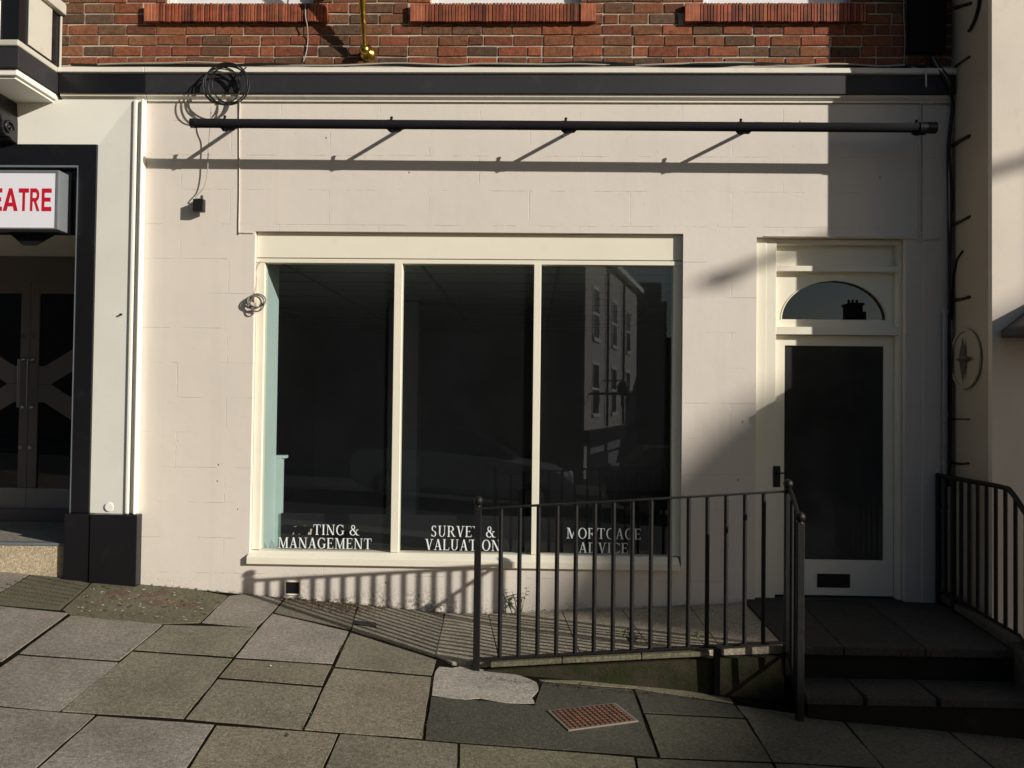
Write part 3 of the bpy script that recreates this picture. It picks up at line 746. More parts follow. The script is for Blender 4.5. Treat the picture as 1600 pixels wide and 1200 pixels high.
rslab(rp, [(-.62, -1.0), (-.66, -.02), (-.66+.33, -.02), (-.20, YL-.005), (-.50, YL+.01)], RC)
rslab(rp, [(-.325, -.02), (.24, -.02), (.32, YL-.005), (-.195, YL-.005)], RC)
rslab(rp, [(.246, -.02), (.70, -.02), (.78, YL-.005), (.326, YL-.005)], RC)
rslab(rp, [(.706, -.02), (1.22, -.02), (1.21, YL-.005), (.786, YL-.005)], RC)
rslab(rp, [(1.226, -.02), (1.64, -.02), (1.61, YL-.005), (1.216, YL-.005)], RC)
rp.build('ramp', M['slab'], steps, bevel=.004)
ct = MB()
for a, b in ((-.25, .20), (.204, .70), (.704, 1.13)):
    P = [(a, YL-.01), (b, YL-.01), (b, YL-.065), (a, YL-.065)]
    ct.prism([Vector((x, y, rz(x, YL-.005)-.002)) for x, y in P], (0, 0, -.032), (.15, .138, .088))
ct.build('ramp_edging', M['slab'], steps, bevel=.006)
rw = MB()
P = []; xs_ = [-.30+i*(1.60+.30)/24 for i in range(25)]
top = [(x, YL-.05+.004*math.sin(9*x), rz(x, YL)-.055) for x in xs_]
bot = [(x, YL-.065, gz(x, -1.2)-.25) for x in xs_]
rw.add(top+bot+[(a, -.9, c) for a, b, c in top], [(i, i+1, 25+i+1, 25+i) for i in range(24)]+[(50+i, 50+i+1, i+1, i) for i in range(24)])
rw.build('ramp_wall', M['moss'], steps)
# landing: slabs on a solid base
LC = (.055, .050, .045)  # landing and step tint, darkened to put deep shade into the colour
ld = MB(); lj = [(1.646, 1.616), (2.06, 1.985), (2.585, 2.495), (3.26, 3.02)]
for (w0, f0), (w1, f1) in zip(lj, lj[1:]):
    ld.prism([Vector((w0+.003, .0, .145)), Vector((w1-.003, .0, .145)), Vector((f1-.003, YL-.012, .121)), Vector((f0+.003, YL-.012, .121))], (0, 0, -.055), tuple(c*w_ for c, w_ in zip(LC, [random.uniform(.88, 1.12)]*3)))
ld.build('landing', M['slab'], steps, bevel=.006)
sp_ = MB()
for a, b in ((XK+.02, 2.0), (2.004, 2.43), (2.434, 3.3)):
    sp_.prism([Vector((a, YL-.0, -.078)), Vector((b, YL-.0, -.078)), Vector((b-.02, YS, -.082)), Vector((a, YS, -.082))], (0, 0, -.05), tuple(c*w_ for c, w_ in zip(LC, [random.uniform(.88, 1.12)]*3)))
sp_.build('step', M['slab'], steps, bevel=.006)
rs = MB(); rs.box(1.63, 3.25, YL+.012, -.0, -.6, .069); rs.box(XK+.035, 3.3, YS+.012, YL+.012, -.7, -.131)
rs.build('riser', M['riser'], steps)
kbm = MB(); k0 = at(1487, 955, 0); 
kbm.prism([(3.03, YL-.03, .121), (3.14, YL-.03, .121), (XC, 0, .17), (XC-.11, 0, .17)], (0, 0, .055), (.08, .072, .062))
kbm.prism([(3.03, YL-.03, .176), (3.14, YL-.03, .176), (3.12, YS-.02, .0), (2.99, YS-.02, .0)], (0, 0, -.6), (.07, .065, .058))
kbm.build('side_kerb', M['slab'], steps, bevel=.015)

# ------------------------------------------------------------------ railings
def finial(mb, x, y, z, r=.031):
    mb.ball((x, y, z), r); mb.tube([(x, y, z-r-.018), (x, y, z-r-.004), (x, y, z-r+.006)], [.02, .024, .014], 12)
YR = -1.17
rail = thing('ramp_railing', 'black iron railing along the ramp in front of the shop window, ball-topped end post', 'railing', (-.33, YR, -.03))
p0 = at(746, 1052, YR); ptop = at(746, 788, YR)
def post(x, y, z0, z1, par, w=.021):
    o = MB().box(x-w, x+w, y-w, y+w, z0, z1).build('post', M['iron'], par, bevel=.003)
    f = MB(); finial(f, x, y, z1+.033); f.build('finial', M['iron'], o, smooth=True); return o
xp = at(746, 900, YR).x; xq = at(1231, 900, YR).x
post(xp, YR, gz(xp, YR)-.08, ptop.z-.01, rail)
tl, tr_ = at(752, 796, YR), at(1228, 769, YR); bl, br_ = at(752, 1031, YR), at(1228, 1004.5, YR)
def lerpz(a, b, x): return a.z+(b.z-a.z)*(x-a.x)/(b.x-a.x)
MB().prism([(xp, YR-.02, lerpz(tl, tr_, xp)), (xq, YR-.02, tr_.z), (xq, YR-.02, tr_.z+.012), (xp, YR-.02, lerpz(tl, tr_, xp)+.012)], (0, .04, 0)).build('top_rail', M['iron'], rail, bevel=.003)
MB().prism([(xp, YR-.02, lerpz(bl, br_, xp)), (xq, YR-.02, br_.z), (xq, YR-.02, br_.z+.012), (xp, YR-.02, lerpz(bl, br_, xp)+.012)], (0, .04, 0)).build('bottom_rail', M['iron'], rail, bevel=.003)
for i in range(15):
    px = 782+29.35*i; xb2 = at(px, 900, YR).x
    MB().tube([(xb2, YR, lerpz(bl, br_, xb2)+.010), (xb2, YR, lerpz(tl, tr_, xb2)+.002)], .0142, 8).build('baluster', M['iron'], rail, smooth=True)
bl_x = at(1118, 1040, YR).x                   # short support legs and brace below the bottom rail
MB().box(bl_x-.02, bl_x+.02, YR-.045, YR-.015, gz(bl_x, YR)-.06, lerpz(bl, br_, bl_x)).build('leg', M['iron'], rail, bevel=.003)
# step railing, down the left of the steps
sr_ = thing('step_railing', 'short black iron railing with two balled posts beside the entrance steps', 'railing', (xq, -1.4, -.1))
z1t = at(1232, 763, YR).z; y2 = -1.49; x2 = at(1250, 900, y2).x; z2t = at(1250, 815, y2).z
post(xq, YR, -.05, z1t-.005, sr_); post(x2, y2, gz(x2, y2)-.05, z2t-.005, sr_)
MB().tube([(xq, YR, z1t), (xq+.0, YR-.08, z1t-.03), (x2, y2, z2t-.005)], .014, 8).build('handrail', M['iron'], sr_, smooth=True)
MB().tube([(xq, YR, .10), (x2, y2, -.08)], .012, 8).build('bottom_rail', M['iron'], sr_, smooth=True)
for t in (.33, .66):
    yy = YR+(y2-YR)*t; xx = xq+(x2-xq)*t
    MB().tube([(xx, yy, .10-.18*t), (xx, yy, z1t+(z2t-z1t)*t-.01)], .0125, 8).build('baluster', M['iron'], sr_, smooth=True)
# right-hand railing
rr = thing('wall_side_railing', 'black iron railing on the right of the landing, handrail curving down over the steps', 'railing', (3.1, -.6, .2))
hx0 = at(1462, 743, -.06); hx1 = atx(1572, 762, 3.085)
xr = 3.085
zr = (at(1462, 743, -.06).z+hx1.z)/2
yk = min(-1.0, hx1.y)
pth = smooth_path([(xr+.02, -.03, zr), (xr+.01, -.5, zr), (xr, yk+.06, zr), (xr, yk-.06, zr-.03), (xr-.01, yk-.35, zr-.24), (xr-.015, yk-.75, zr-.52)], 6)
MB().tube(pth, .017, 8).build('handrail', M['iron'], rr, smooth=True)
MB().tube([(xr+.03, -.03, .255), (xr, YL, .21), (xr-.02, -1.65, -.12)], .012, 8).build('bottom_rail', M['iron'], rr, smooth=True)
def hz_at(y):
    for a, b in zip(pth, pth[1:]):
        if b.y <= y <= a.y: return a.z+(b.z-a.z)*(y-a.y)/(b.y-a.y)
    return pth[-1].z
for i in range(15):
    y = -.05-.116*i; zb_ = .25+.04*y if y > YL else .21-.335*(YL-y)/.515
    w_ = .021 if i in (0, 2) else .0135
    o = MB().tube([(xr+.02*(1+y), y, zb_-(.2 if i in (0, 2) else 0)), (xr+.02*(1+y), y, hz_at(y))], w_, 8); o.build('baluster' if i not in (0, 2) else 'post', M['iron'], rr, smooth=True)

# ------------------------------------------------------------------ awning pole on brackets
YA = -.333
pl, prt = at(299, 192.5, YA), at(1462, 200, YA)
aw = thing('awning_pole', 'long dark steel awning tube held off the wall on folding brackets', 'awning pole', (0, YA, pl.z))
rad = .0345
dirp = (prt-pl).normalized()
MB().tube([pl, prt-dirp*.12], rad, 20).build('tube', M['pole'], aw, smooth=True)
MB().tube([prt-dirp*.125, prt], rad*1.22, 20).build('end_cap', M['black'], aw, smooth=True)
MB().tube([pl-dirp*.004, pl+dirp*.03], rad*1.05, 20).build('end_cap', M['black'], aw, smooth=True)
for cpx, wpx in ((349, 375), (610, 638), (883, 911), (1157, 1184), (1432, 1458)):
    c = pl+dirp*((at(cpx, 194, YA).x-pl.x)/dirp.x); wz = at(wpx, 197, 0); 
    ar = MB(); a = Vector((wz.x, -.004, wz.z)); e = c+Vector((0, .0, -.045))
    ar.tube([a, a+Vector((0, -.03, 0)), e+Vector((.01, .02, .004)), e], .0145, 8)
    ao = ar.build('arm', M['pole'], aw, smooth=True)
    MB().box(a.x-.03, a.x+.03, -.012, -.001, a.z-.014, a.z+.03).build('wall_plate', M['pole'], ao, bevel=.003)
    cl = MB(); cl.tube([c-dirp*.022, c+dirp*.022], rad*1.04, 16); cl.prism([(c.x-.03, YA+.0, c.z-.03), (c.x+.085, YA+.0, c.z-.03), (c.x+.07, YA+.0, c.z-.046), (c.x-.012, YA+.0, c.z-.046)], (0, .03, 0))
    co_ = cl.build('clamp', M['pole'], aw, bevel=.003)
    bt = MB(); bt.tube([c+Vector((0, .01, rad-.01)), c+Vector((0.004, .012, rad+.014))], .009, 8); bt.ball(c+Vector((.006, .012, rad+.022)), .012, 8, (1, 1, .8)); bt.build('bolt', M['pole'], co_, smooth=True)

# ------------------------------------------------------------------ gilt flag pole
fb = at(573, 82, -.0)
fpole = thing('flagpole', 'gilt brass flagpole with a ball foot slanting out from the brick wall', 'flagpole', (fb.x, 0, fb.z))
d = Vector((.03, -1, 2.3)).normalized(); b0 = Vector((fb.x, -.075, fb.z-.012))
MB().tube([b0+d*t for t in (.03, .10, .14, .18, .20, .22, .24, .26, .30, 1.9)], [.016, .017, .019, .022, .026, .019, .026, .022, .028, .036], 16).build('staff', M['brass'], fpole, smooth=True)
bl_ = MB(); bl_.ball(b0, .042, 18); bl_.build('ball', M['brass'], fpole, smooth=True)
fg = MB(); fg.tube([(fb.x+.012, -.001, fb.z-.012), (fb.x+.012, -.012, fb.z-.012), (fb.x+.010, -.02, fb.z-.012), (fb.x+.004, -.04, fb.z-.012)], [.062, .06, .045, .03], 20); fg.build('flange', M['brass'], fpole, smooth=True)
brk = MB(); m_ = b0+d*.62
brk.tube([m_, Vector((fb.x-.03, -.002, m_.z+.05))], .02, 8); brk.tube([m_-d*.02, m_+d*.02], .05, 14)
brk.build('bracket', M['iron'], fpole)

# ------------------------------------------------------------------ cables, coils, pipes
def cable(name, pts, r, mat, label, closed=False, parent=None, k=6, n=6, group=None):
    o = MB().tube(smooth_path(pts, k, closed), r, n, closed).build(name, mat, parent, smooth=True)
    if parent is None: tag(o, label, 'cable', group)
    return o
# bundle along the top of the cornice
for i, (r_, dy) in enumerate(((.011, -.05), (.0065, -.075), (.0085, -.062))):
    pts = []; px = 112+40*i
    while px < 1470:
        p = at(px, 103.5+random.uniform(-1.8, 1.2), dy); pts.append((p.x, dy+random.uniform(-.010, .010), ZC1-.004+r_+.006+random.uniform(0, .014)*(1 if random.random() < .6 else 2.0))); px += random.uniform(40, 95)
    cable('cable', pts, r_, M['cable'] if i != 1 else M['gcable'], ['thick black cable lying along the top of the cornice', 'thin dirty-white wire wandering along the cornice top', 'black cable looping loosely along the cornice under the bricks'][i], group=None)
# black coil hanging from the cornice
coil = thing('cable_coil', 'coil of black cable hung over the black fascia, left end', 'cable coil', (at(350, 133, -.15).x, -.15, at(350, 133, -.15).z))
for i in range(5):
    cx, cy = 355+(-3, 2, 0, -9, 4)[i], 132+(0, 2, -1, 2, -2)[i]; a, b = (34, 32, 35, 30, 27)[i], (32, 30, 33, 29, 31)[i]; ph = random.uniform(0, 6)
    pts = []
    for k in range(12):
        t = 2*math.pi*k/12; yy = -.13-.011*i-.02*math.sin(t+ph)
        p = at(cx+a*math.cos(t)*(1+.03*math.sin(2*t+ph)), cy+b*math.sin(t), yy); pts.append(p)
    cable('loop', pts, .0052, M['cable'], None, True, coil, 5)
cable('tail', [at(385, 105, -.10), at(372, 118, -.12), at(366, 140, -.12), at(372, 128, -.13), at(379, 112, -.12)], .005, M['cable'], None, False, coil)
# lead with a black socket
lead = thing('hanging_lead', 'thin cable dangling below the awning tube with a black socket on its end', 'cable', at(312, 320, -.05))
cable('wire', [at(330, 168, -.10), at(329, 190, -.09), at(327, 215, -.055), at(325, 245, -.05), at(324, 270, -.05), at(319, 292, -.05), at(310, 303, -.05), at(306, 309, -.05), at(313, 311, -.05)], .004, M['gcable'], None, False, lead)
q = at(312, 321, -.05); sk = MB(); sk.box(q.x-.042, q.x+.042, -.085, -.035, q.z-.055, q.z+.045); sk.tube([(q.x+.02, -.06, q.z+.04), (q.x+.02, -.06, q.z+.075)], .012, 8)
sk.build('socket', M['cable'], lead, bevel=.012)
# painted-over cables
c1 = [at(375, 152, -.012), at(374, 200, -.006), at(374, 300, -.006), at(373, 361, -.006), at(376, 363.5, -.006), at(396, 364, -.006)]
cable('painted_cable', c1, .005, M['wcable'], 'painted-over cable running down the wall beside the shop window', k=3)
c2 = [at(1446, 110, -.10), at(1447, 122, -.095), at(1446, 150, -.03), at(1438, 165, -.008), at(1437.5, 250, -.008), at(1436.5, 371, -.008)]
cable('painted_pipe', c2, .0075, M['wcable'], 'thin painted conduit running down the wall to the right of the door', k=3)
c3 = [at(1470, 372, -.022), at(1450, 374, -.02), at(1437, 376, -.015), at(1420, 372.5, -.008), at(1300, 370, -.006), at(1195, 369, -.006)]
cable('painted_wire', c3, .005, M['wcable'], 'painted wire following the head of the door opening', k=4)
# small beige coil on the window frame
sc_ = thing('wire_coil', 'small coil of dirty wire tied at the left edge of the shop window', 'cable coil', at(399, 472, -.02))
for i in range(5):
    cx, cy, a, b = 399+random.uniform(-5, 5), 472+random.uniform(-3, 4), random.uniform(8, 14), random.uniform(9, 14)
    cable('loop', [at(cx+a*math.cos(t), cy+b*math.sin(t), -.02-.006*i+.02*math.sin(t+i)) for t in [2*math.pi*k/9 for k in range(9)]], .005, M['wire'], None, True, sc_, 4)
cable('tail', [at(398, 460, -.01), at(401, 440, .03), at(399, 425, .03), at(408, 408, .03)], .003, M['gcable'], None, False, sc_)
# loose wires on the brick
cable('thin_wire', [at(478, -40, -.015), at(477, 20, -.05), at(480, 40, -.05), at(481, 60, -.012), at(479, 80, -.012), at(474, 96, -.012)], .004, M['gcable'], 'thin pale wire hanging over the left brick tile sill')
cable('white_wire', [at(1413, -40, -.012), at(1412, 20, -.012), at(1414, 60, -.012), at(1412, 100, -.012)], .004, M['gcable'], 'pale wire running down the shaded brick near the right corner')
cable('looping_cable', [at(1380, 109, -.04), at(1400, 101, -.05), at(1420, 103, -.05), at(1445, 111, -.06), at(1450, 104, -.05), at(1440, 100, -.03)], .006, M['gcable'], 'pale cable humped on the cornice by the right corner')
# drain pipe and corner cables
dp = MB(); a = at(1477, 480, -.045); b = at(1473, 744, -.045); b2 = Vector((a.x-.005, -.045, .16))
dp.tube([Vector((a.x, -.045, a.z)), b2], .019, 12)
for pz in (a.z-.02, 1.6, .9): dp.tube([(a.x-.002, -.045, pz), (a.x-.002, -.045, pz-.03)], .025, 12)
tag(dp.build('drainpipe', M['pipe'], smooth=False), 'narrow grey pipe standing in the corner right of the door', 'pipe')
for i, dx in enumerate((0, 4, 8)):
    pts = [(at(1452+dx, 84+4*i, -.03)), at(1462+dx, 105, -.07), at(1480+dx*.5, 128, -.10), at(1487+dx*.3, 165, -.055)]
    for py in (230, 300, 370, 440, 520, 600, 700, 760): pts.append(at(1482+dx*.4+random.uniform(-2, 2), py, -.03-.012*i))
    cable('corner_cable', pts, [.009, .006, .011][i], [M['cable'], M['gcable'], M['cable']][i], ['black cable dropping over the fascia end and down the corner', 'thin grey wire tangled with the black corner cables', 'thickest black cable hanging down the corner beside the grey pipe'][i])
jb = MB(); q = at(1440, 45, -.02); jb.box(q.x-.11, q.x+.17, -.07, -.004, q.z-.20, q.z+.75); tag(jb.build('dark_box', M['backing'], bevel=.01), 'added black box standing in for an unclear dark area of shaded brick by the right corner', 'box')  # plain black box added over an unclear, deeply shaded area of brick

# ------------------------------------------------------------------ theatre building on the left
th = thing('theatre_building', 'white painted theatre entrance with a black door surround and projecting bay', 'theatre', (-5.2, 0, .1))
YT = -.035
ix, iz = at(118, 500, -.02).x, at(60, 257, -.02).z     # inner edge of the black surround
ox, oz = at(152, 240, -.02).x, at(60, 225, -.02).z     # outer edge
ox = (at(152, 240, -.02).x+at(138, 790, -.02).x)/2
px1 = at(211, 500, YT).x                               # inner edge of moulding
ZP = at(170, 803, -.05).z                              # top of the plinth
ZCT = ZC0
TXL = -8.6
tw = MB()
# splayed white surround: side and head, mitred
A0 = (px1-.045, YT); A1 = (ox, .0)
tw.add([(A0[0], A0[1], ZP), (A0[0], A0[1], ZCT), (A1[0], A1[1], oz), (A1[0], A1[1], ZP)], [(0, 1, 2, 3)])
tw.add([(A0[0], A0[1], ZCT), (TXL, A0[1], ZCT), (TXL, A1[1], oz), (A1[0], A1[1], oz)], [(0, 1, 2, 3)])
tw.box(TXL, xl-.07, .05, .28, oz+.02, zf1); tw.box(ox+.01, xl-.07, .05, .28, -.5, oz+.02)
tw.build('white_surround', M['stone_white'], th)
ml = MB()
m0, m1, m2, m3 = px1-.045, px1-.012, px1+.025, xl+.008
ml.box(m0, m1, -.052, .02, ZP, ZCT-.001); ml.box(m1, m2, -.036, .02, ZP, ZCT-.002); ml.box(m2, m3, -.07, -.001, ZP, ZCT-.001)
ml.build('moulding', M['stone_white'], th, bevel=.010)
bs = MB()
bs.prism([(ox, -.02, oz), (ox, -.02, ZP), (ix, -.02, ZP), (ix, -.02, iz), (TXL, -.02, iz), (TXL, -.02, oz)], (0, .07, 0))
bs.build('door_surround', M['black'], th, bevel=.004)
be = MB(); be.box(ix-.02, ix-.001, -.012, .03, ZP, iz-.001); be.box(TXL, ix-.02, -.012, .03, iz-.02, iz-.001); be.build('edge_strip', M['alu'], th, bevel=.002)
plx0, plx1 = at(98, 850, -.08).x, at(213.5, 850, -.08).x
plm = MB(); plmid = at(139, 850, -.08).x
plm.box(plx0, plmid-.006, -.07, .06, -.5, ZP-.002); plm.box(plmid+.004, plx1, -.082, .04, -.5, ZP-.001); plm.box(plmid-.006, plmid+.004, -.06, .05, -.5, ZP-.004)
plm.build('plinth', M['black'], th, bevel=.006)
# small round knob on the white surround
kn = MB(); q = at(168, 793, -.05); yk_ = YT*(q.x-ox)/(px1-.045-ox); kn.tube([(q.x, yk_+.02, q.z), (q.x, yk_-.006, q.z), (q.x, yk_-.008, q.z)], [.036, .036, .030], 18); kn.build('blank_cover', M['stone_white'], th)
hk = MB(); q = at(189, 491, -.04); hk.tube([(q.x, -.025, q.z), (q.x-.004, -.047, q.z-.002)], .008, 6); hk.build('nail', M['iron'], th)
# recess
RD = 1.15
zstep = at(50, 848, -.02).z
rcs = MB()
rcs.box(ix-.021, ix+.05, .03, RD+.1, -.3, iz+.1)
rcs.build('recess_wall', M['bronze'], th)
zce = at(40, 400, RD).z
MB().box(TXL, ix-.021, .101, RD+.05, zce, zce+.08).build('recess_ceiling', M['cornice'], th)
MB().box(TXL, ix-.0215, .032, .10, zce-.012, iz+.08).build('lintel', M['black'], th)
MB().box(TXL, ix-.021, RD+.001, RD+.12, at(40, 440, RD).z, zce).build('door_head', M['bronze'], th)
stp = MB(); stp.box(TXL, plx0-.001, -.02, RD+.1, -.4, zstep-.022, (.50, .41, .28)); 
sto = stp.build('step', M['grit'], th, bevel=.004)
MB().box(TXL, plx0-.0015, -.028, .05, zstep-.022, zstep).build('nosing', M['alu'], sto, bevel=.004)
MB().box(TXL, plx0-.0015, .05, RD, zstep-.022, zstep-.002, (.30, .27, .23)).build('tread', M['carpet'] if False else M['slab'], sto)
MB().box(TXL, ix-.022, RD-.10, RD+.08, zstep, at(40, 796, RD-.1).z).build('door_sill', M['bronze'], th, bevel=.004)
zd0, zd1 = at(40, 794, RD).z, at(40, 440, RD).z
xm = at(42.5, 700, RD).x
def theatre_door(x0, x1, handle_x, label=None):
    lw = .085; zk = at(40, 762, RD).z
    dmb = MB(); Y0, Y1 = RD, RD+.045
    dmb.box(x0, x0+lw, Y0, Y1, zk, zd1); dmb.box(x1-lw, x1, Y0, Y1, zk, zd1); dmb.box(x0+lw, x1-lw, Y0, Y1, zd1-.11, zd1); 
    zc = at(40, 600, RD).z; xa_, xb2 = x0+lw, x1-lw
    xi, xo2 = (xa_, xb2) if handle_x < (x0+x1)/2 else (xb2, xa_)
    sd2 = 1 if xo2 > xi else -1; Lw = abs(xo2-xi); sl2 = .62
    for sg in (1, -1):                      # arms fanning out from the meeting stiles
        dmb.prism([(xi, Y0+.004, zc+sg*.001), (xi, Y0+.004, zc+sg*.17), (xi+sd2*.06, Y0+.004, zc+sg*.17), (xo2, Y0+.004, zc+sg*(.17+sl2*(Lw-.06))), (xo2, Y0+.004, zc+sg*(sl2*(Lw-.12))), (xi+sd2*.12, Y0+.004, zc+sg*.001)], (0, .035, 0))
    o = dmb.build('door', M['bronze'], th, bevel=.002)
    MB().box(xa_-.005, xb2+.005, Y0+.018, Y0+.023, zk, zd1-.1).build('pane', M['door_glass'], o)
    MB().box(x0, x1, Y0-.004, Y1, zd0, zk-.003).build('kick_plate', metal_dark, o, bevel=.002)
    h = MB(); za, zb2 = at(44, 562, RD).z, at(44, 636, RD).z
    h.tube([(handle_x, RD, za), (handle_x, RD-.06, za), (handle_x, RD-.06, zb2), (handle_x, RD, zb2)], .011, 8)
    for q_ in (za, zb2): h.tube([(handle_x, RD-.001, q_), (handle_x, RD-.008, q_)], .024, 14)
    h.build('handle', M['chrome'], o)
    l = MB()
    for py in (526, 699): 
        zq = at(44, py, RD).z; l.tube([(handle_x, RD-.001, zq), (handle_x, RD-.01, zq)], .019, 14)
    l.build('lock', M['chrome'], o)
metal_dark = paint('brushed_bronze', (0.30, 0.275, 0.255), 0.35, 0.1, 0.05)
theatre_door(xm+.002, xm+1.0, at(49.5, 600, RD).x)
theatre_door(xm-1.0, xm-.002, at(35, 600, RD).x)
MB().box(TXL, ix, RD+1.6, RD+1.65, 0, 3.2).build('foyer_wall', M['room'], th)
# cornice + bay
cornice_run(xbay+.002, xsplit-.002, th)
BYF = -.57
bc = MB()
bc.box(TXL, xbay, BYF-.012, -.0, zf1, ZC1-.01); bc.build('bay_cornice', M['bay'], th, bevel=.01)
MB().box(TXL, xbay-.006, BYF+.004, -.0, zf0-.002, zf1-.001).build('bay_fascia', M['fascia'], th, bevel=.004)
bso = MB(); bso.box(TXL, xbay-.03, BYF+.03, -.0, zf0-.05, zf0-.003); bso.box(TXL, xbay-.055, BYF+.055, -.0, zf0-.07, zf0-.05); bso.build('bay_soffit', M['stone_white'], th, bevel=.006)
# bay side above: black frame and cream panel
bx = xbay-.035
by0, by1 = BYF+.05, -.001
bb = MB(); bb.box(TXL, bx, by0, by1, ZC1-.01, 6.4); bb.build('bay_body', M['black'], th, bevel=.004)
pa, pb = atx(40, 60, bx).y, atx(83, 60, bx).y
pzb = ZC1+.05
bp = MB(); bp.box(bx+.001, bx+.012, -.42, -.13, pzb-.03, 5.0); bp.build('bay_panel', M['bay'], th, bevel=.003)
bt_ = MB(); zmo = at(103, 25, 0).z; bt_.box(bx-.3, bx+.05, by0-.02, by1, zmo, zmo+.09); bt_.box(bx+.001, bx+.02, -.018, -.001, ZC1-.0, zmo-.001); bt_.build('bay_moulding', M['bay'], th, bevel=.01)
bfm = MB(); bfm.box(TXL, bx-.14, by0-.012, by0-.001, ZC1, 5.2); bfm.build('bay_front_panel', M['stone_white'], th, bevel=.003)
# scrolled corbel under the bay
cbx = at(10, 180, -.16).x
prof = []
zt0 = zf0-.07
prof = [(-.0, zt0), (-.46, zt0), (-.47, zt0-.06), (-.42, zt0-.08), (-.34, zt0-.09), (-.27, zt0-.11), (-.20, zt0-.16), (-.17, zt0-.21), (-.17, zt0-.25), (-.15, zt0-.29), (-.12, zt0-.305), (-.08, zt0-.30), (-.05, zt0-.32), (0, zt0-.33)]
cb = MB(); cb.prism([(cbx, YT+y_ if y_ else YT+.03, z_) for y_, z_ in prof], (-.17, 0, 0)); cbo = cb.build('corbel', M['black'], th, bevel=.01)
spl = MB(); cc = Vector((cbx+.004, YT-.10, zt0-.235)); spl.tube([cc+Vector((.004, math.cos(t*.55)*(.062-.0033*t), math.sin(t*.55)*(.062-.0033*t))) for t in range(0, 18)], .010, 6); spl.build('scroll', M['black'], cbo, smooth=True)

# lightbox sign
sg_ = thing('theatre_sign', 'white lightbox sign with red capital letters in a grey frame above the doors', 'sign', (at(40, 315, -.15).x, -.15, at(40, 360, -.15).z))
ys = -.155
sx1 = at(107, 315, -.02).x; sz1 = at(50, 266, ys).z; sz0 = at(50, 358.5, ys).z
sxf = sx1
sxl_ = sxf-1.62
MB().box(sxl_, sxf, ys+.004, -.024, sz0, sz1).build('sign_case', M['alu'], sg_, bevel=.004)
fw = MB(); t = .022
fw.box(sxl_, sxf-.0, ys-.008, ys+.003, sz1-t*1.0, sz1-.001); fw.box(sxl_, sxf, ys-.008, ys+.003, sz0+.001, sz0+t*.6); fw.box(sxf-t, sxf-.0005, ys-.008, ys+.003, sz0+t*.6, sz1-t); fw.box(sxl_, sxl_+t, ys-.008, ys+.003, sz0+t*.6, sz1-t)
fw.build('sign_frame', M['alu'], sg_, bevel=.002)
sfx = sxf-t-.001
sfo = MB().box(sxl_+t, sfx, ys-.003, ys+.0035, sz0+t*.6, sz1-t).build('sign_face', M['sign_white'], sg_)
def blk(ch):
    s = .24
    d_ = {'E': [rc(0, 0, s, 1), rc(s, 0, .82, .19), rc(s, .81, .82, 1), rc(s, .42, .74, .60)],
          'T': [rc(.34, 0, .34+s, .81), rc(0, .81, .92, 1)],
          'H': [rc(0, 0, s, 1), rc(.68, 0, .68+s, 1), rc(s, .42, .68, .61)],
          'A': [[(0, 0), (.24, 0), (.56, 1), (.36, 1)], [(.68, 0), (.92, 0), (.56, 1), (.40, 1)], rc(.24, .2, .70, .37)],
          'R': [rc(0, 0, s, 1), rc(s, .82, .55, 1), rc(s, .42, .55, .58), [(.36, .43), (.60, .43), (.92, 0), (.66, 0)]] + [[(.52+a[0]*.36, .71+a[1]*.29), (.52+b[0]*.36, .71+b[1]*.29), (.52+b[0]*.13, .71+b[1]*.12), (.52+a[0]*.13, .71+a[1]*.12)] for a, b in [((math.cos(math.radians(-90+18*i)), math.sin(math.radians(-90+18*i))), (math.cos(math.radians(-72+18*i)), math.sin(math.radians(-72+18*i)))) for i in range(10)]]}
    return d_[ch]
le = MB(); zl0, zl1 = at(50, 330, ys).z, at(50, 294.5, ys).z
xr_ = at(81, 315, ys).x; hgt = zl1-zl0; wl = at(81, 315, ys).x-at(65.5, 315, ys).x; pitch = (at(65.5, 315, ys).x-at(47.3, 315, ys).x)
for ch, pl_, prr in (('E', 65.5, 81), ('R', 47.5, 62.5), ('T', 29.5, 45.5), ('A', 5, 28.5), ('E', -11.5, 3.8), ('H', -31, -15), ('T', -50, -34)):
    x = at(pl_, 315, ys).x; kw = (at(prr, 315, ys).x-x)/(.82 if ch == 'E' else .92)
    for k_, p in enumerate(blk(ch)): le.prism([(x+a*kw, ys-.0042-.00006*k_, zl0+b*hgt) for a, b in p], (0, .001, 0))
le.build('lettering', M['sign_red'], sfo)
sbk = MB(); q = R4(12, 363, 90, 383, -.05); sbk.prism([(q[0], -.05, sz0-.001), (q[1], -.05, sz0-.001), (q[0]+.22, -.05, q[2]), (q[0]+.12, -.05, q[2])], (0, .02, 0)); sbk.build('bracket', M['black'], sg_)

# ------------------------------------------------------------------ right-hand house
rh = thing('neighbour_house', 'beige rendered house standing forward on the right with iron wall ties', 'house', (4.5, -.3, -.3))
YH = -.587
xo = (at(1549, 0, YH).x+at(1551, 500, YH).x)/2
rb = MB(); XE = 9.0
hw = [(4.6, 5.6, 1.0, 2.9), (7.0, 8.0, 1.0, 2.9), (4.6, 5.6, 4.6, 6.4), (7.0, 8.0, 4.6, 6.4)]
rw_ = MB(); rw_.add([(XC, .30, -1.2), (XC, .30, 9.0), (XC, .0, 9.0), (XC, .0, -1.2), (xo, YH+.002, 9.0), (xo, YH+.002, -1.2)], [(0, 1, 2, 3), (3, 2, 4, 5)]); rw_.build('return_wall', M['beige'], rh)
wall_holes(rb, xo, XE, -1.2, 9.0, hw, YH, YH+.05)
rb.box(XC+.02, XE-.01, .0, 5.0, 9.0-.3, 9.0-.01)
rb.build('wall', M['front'], rh)
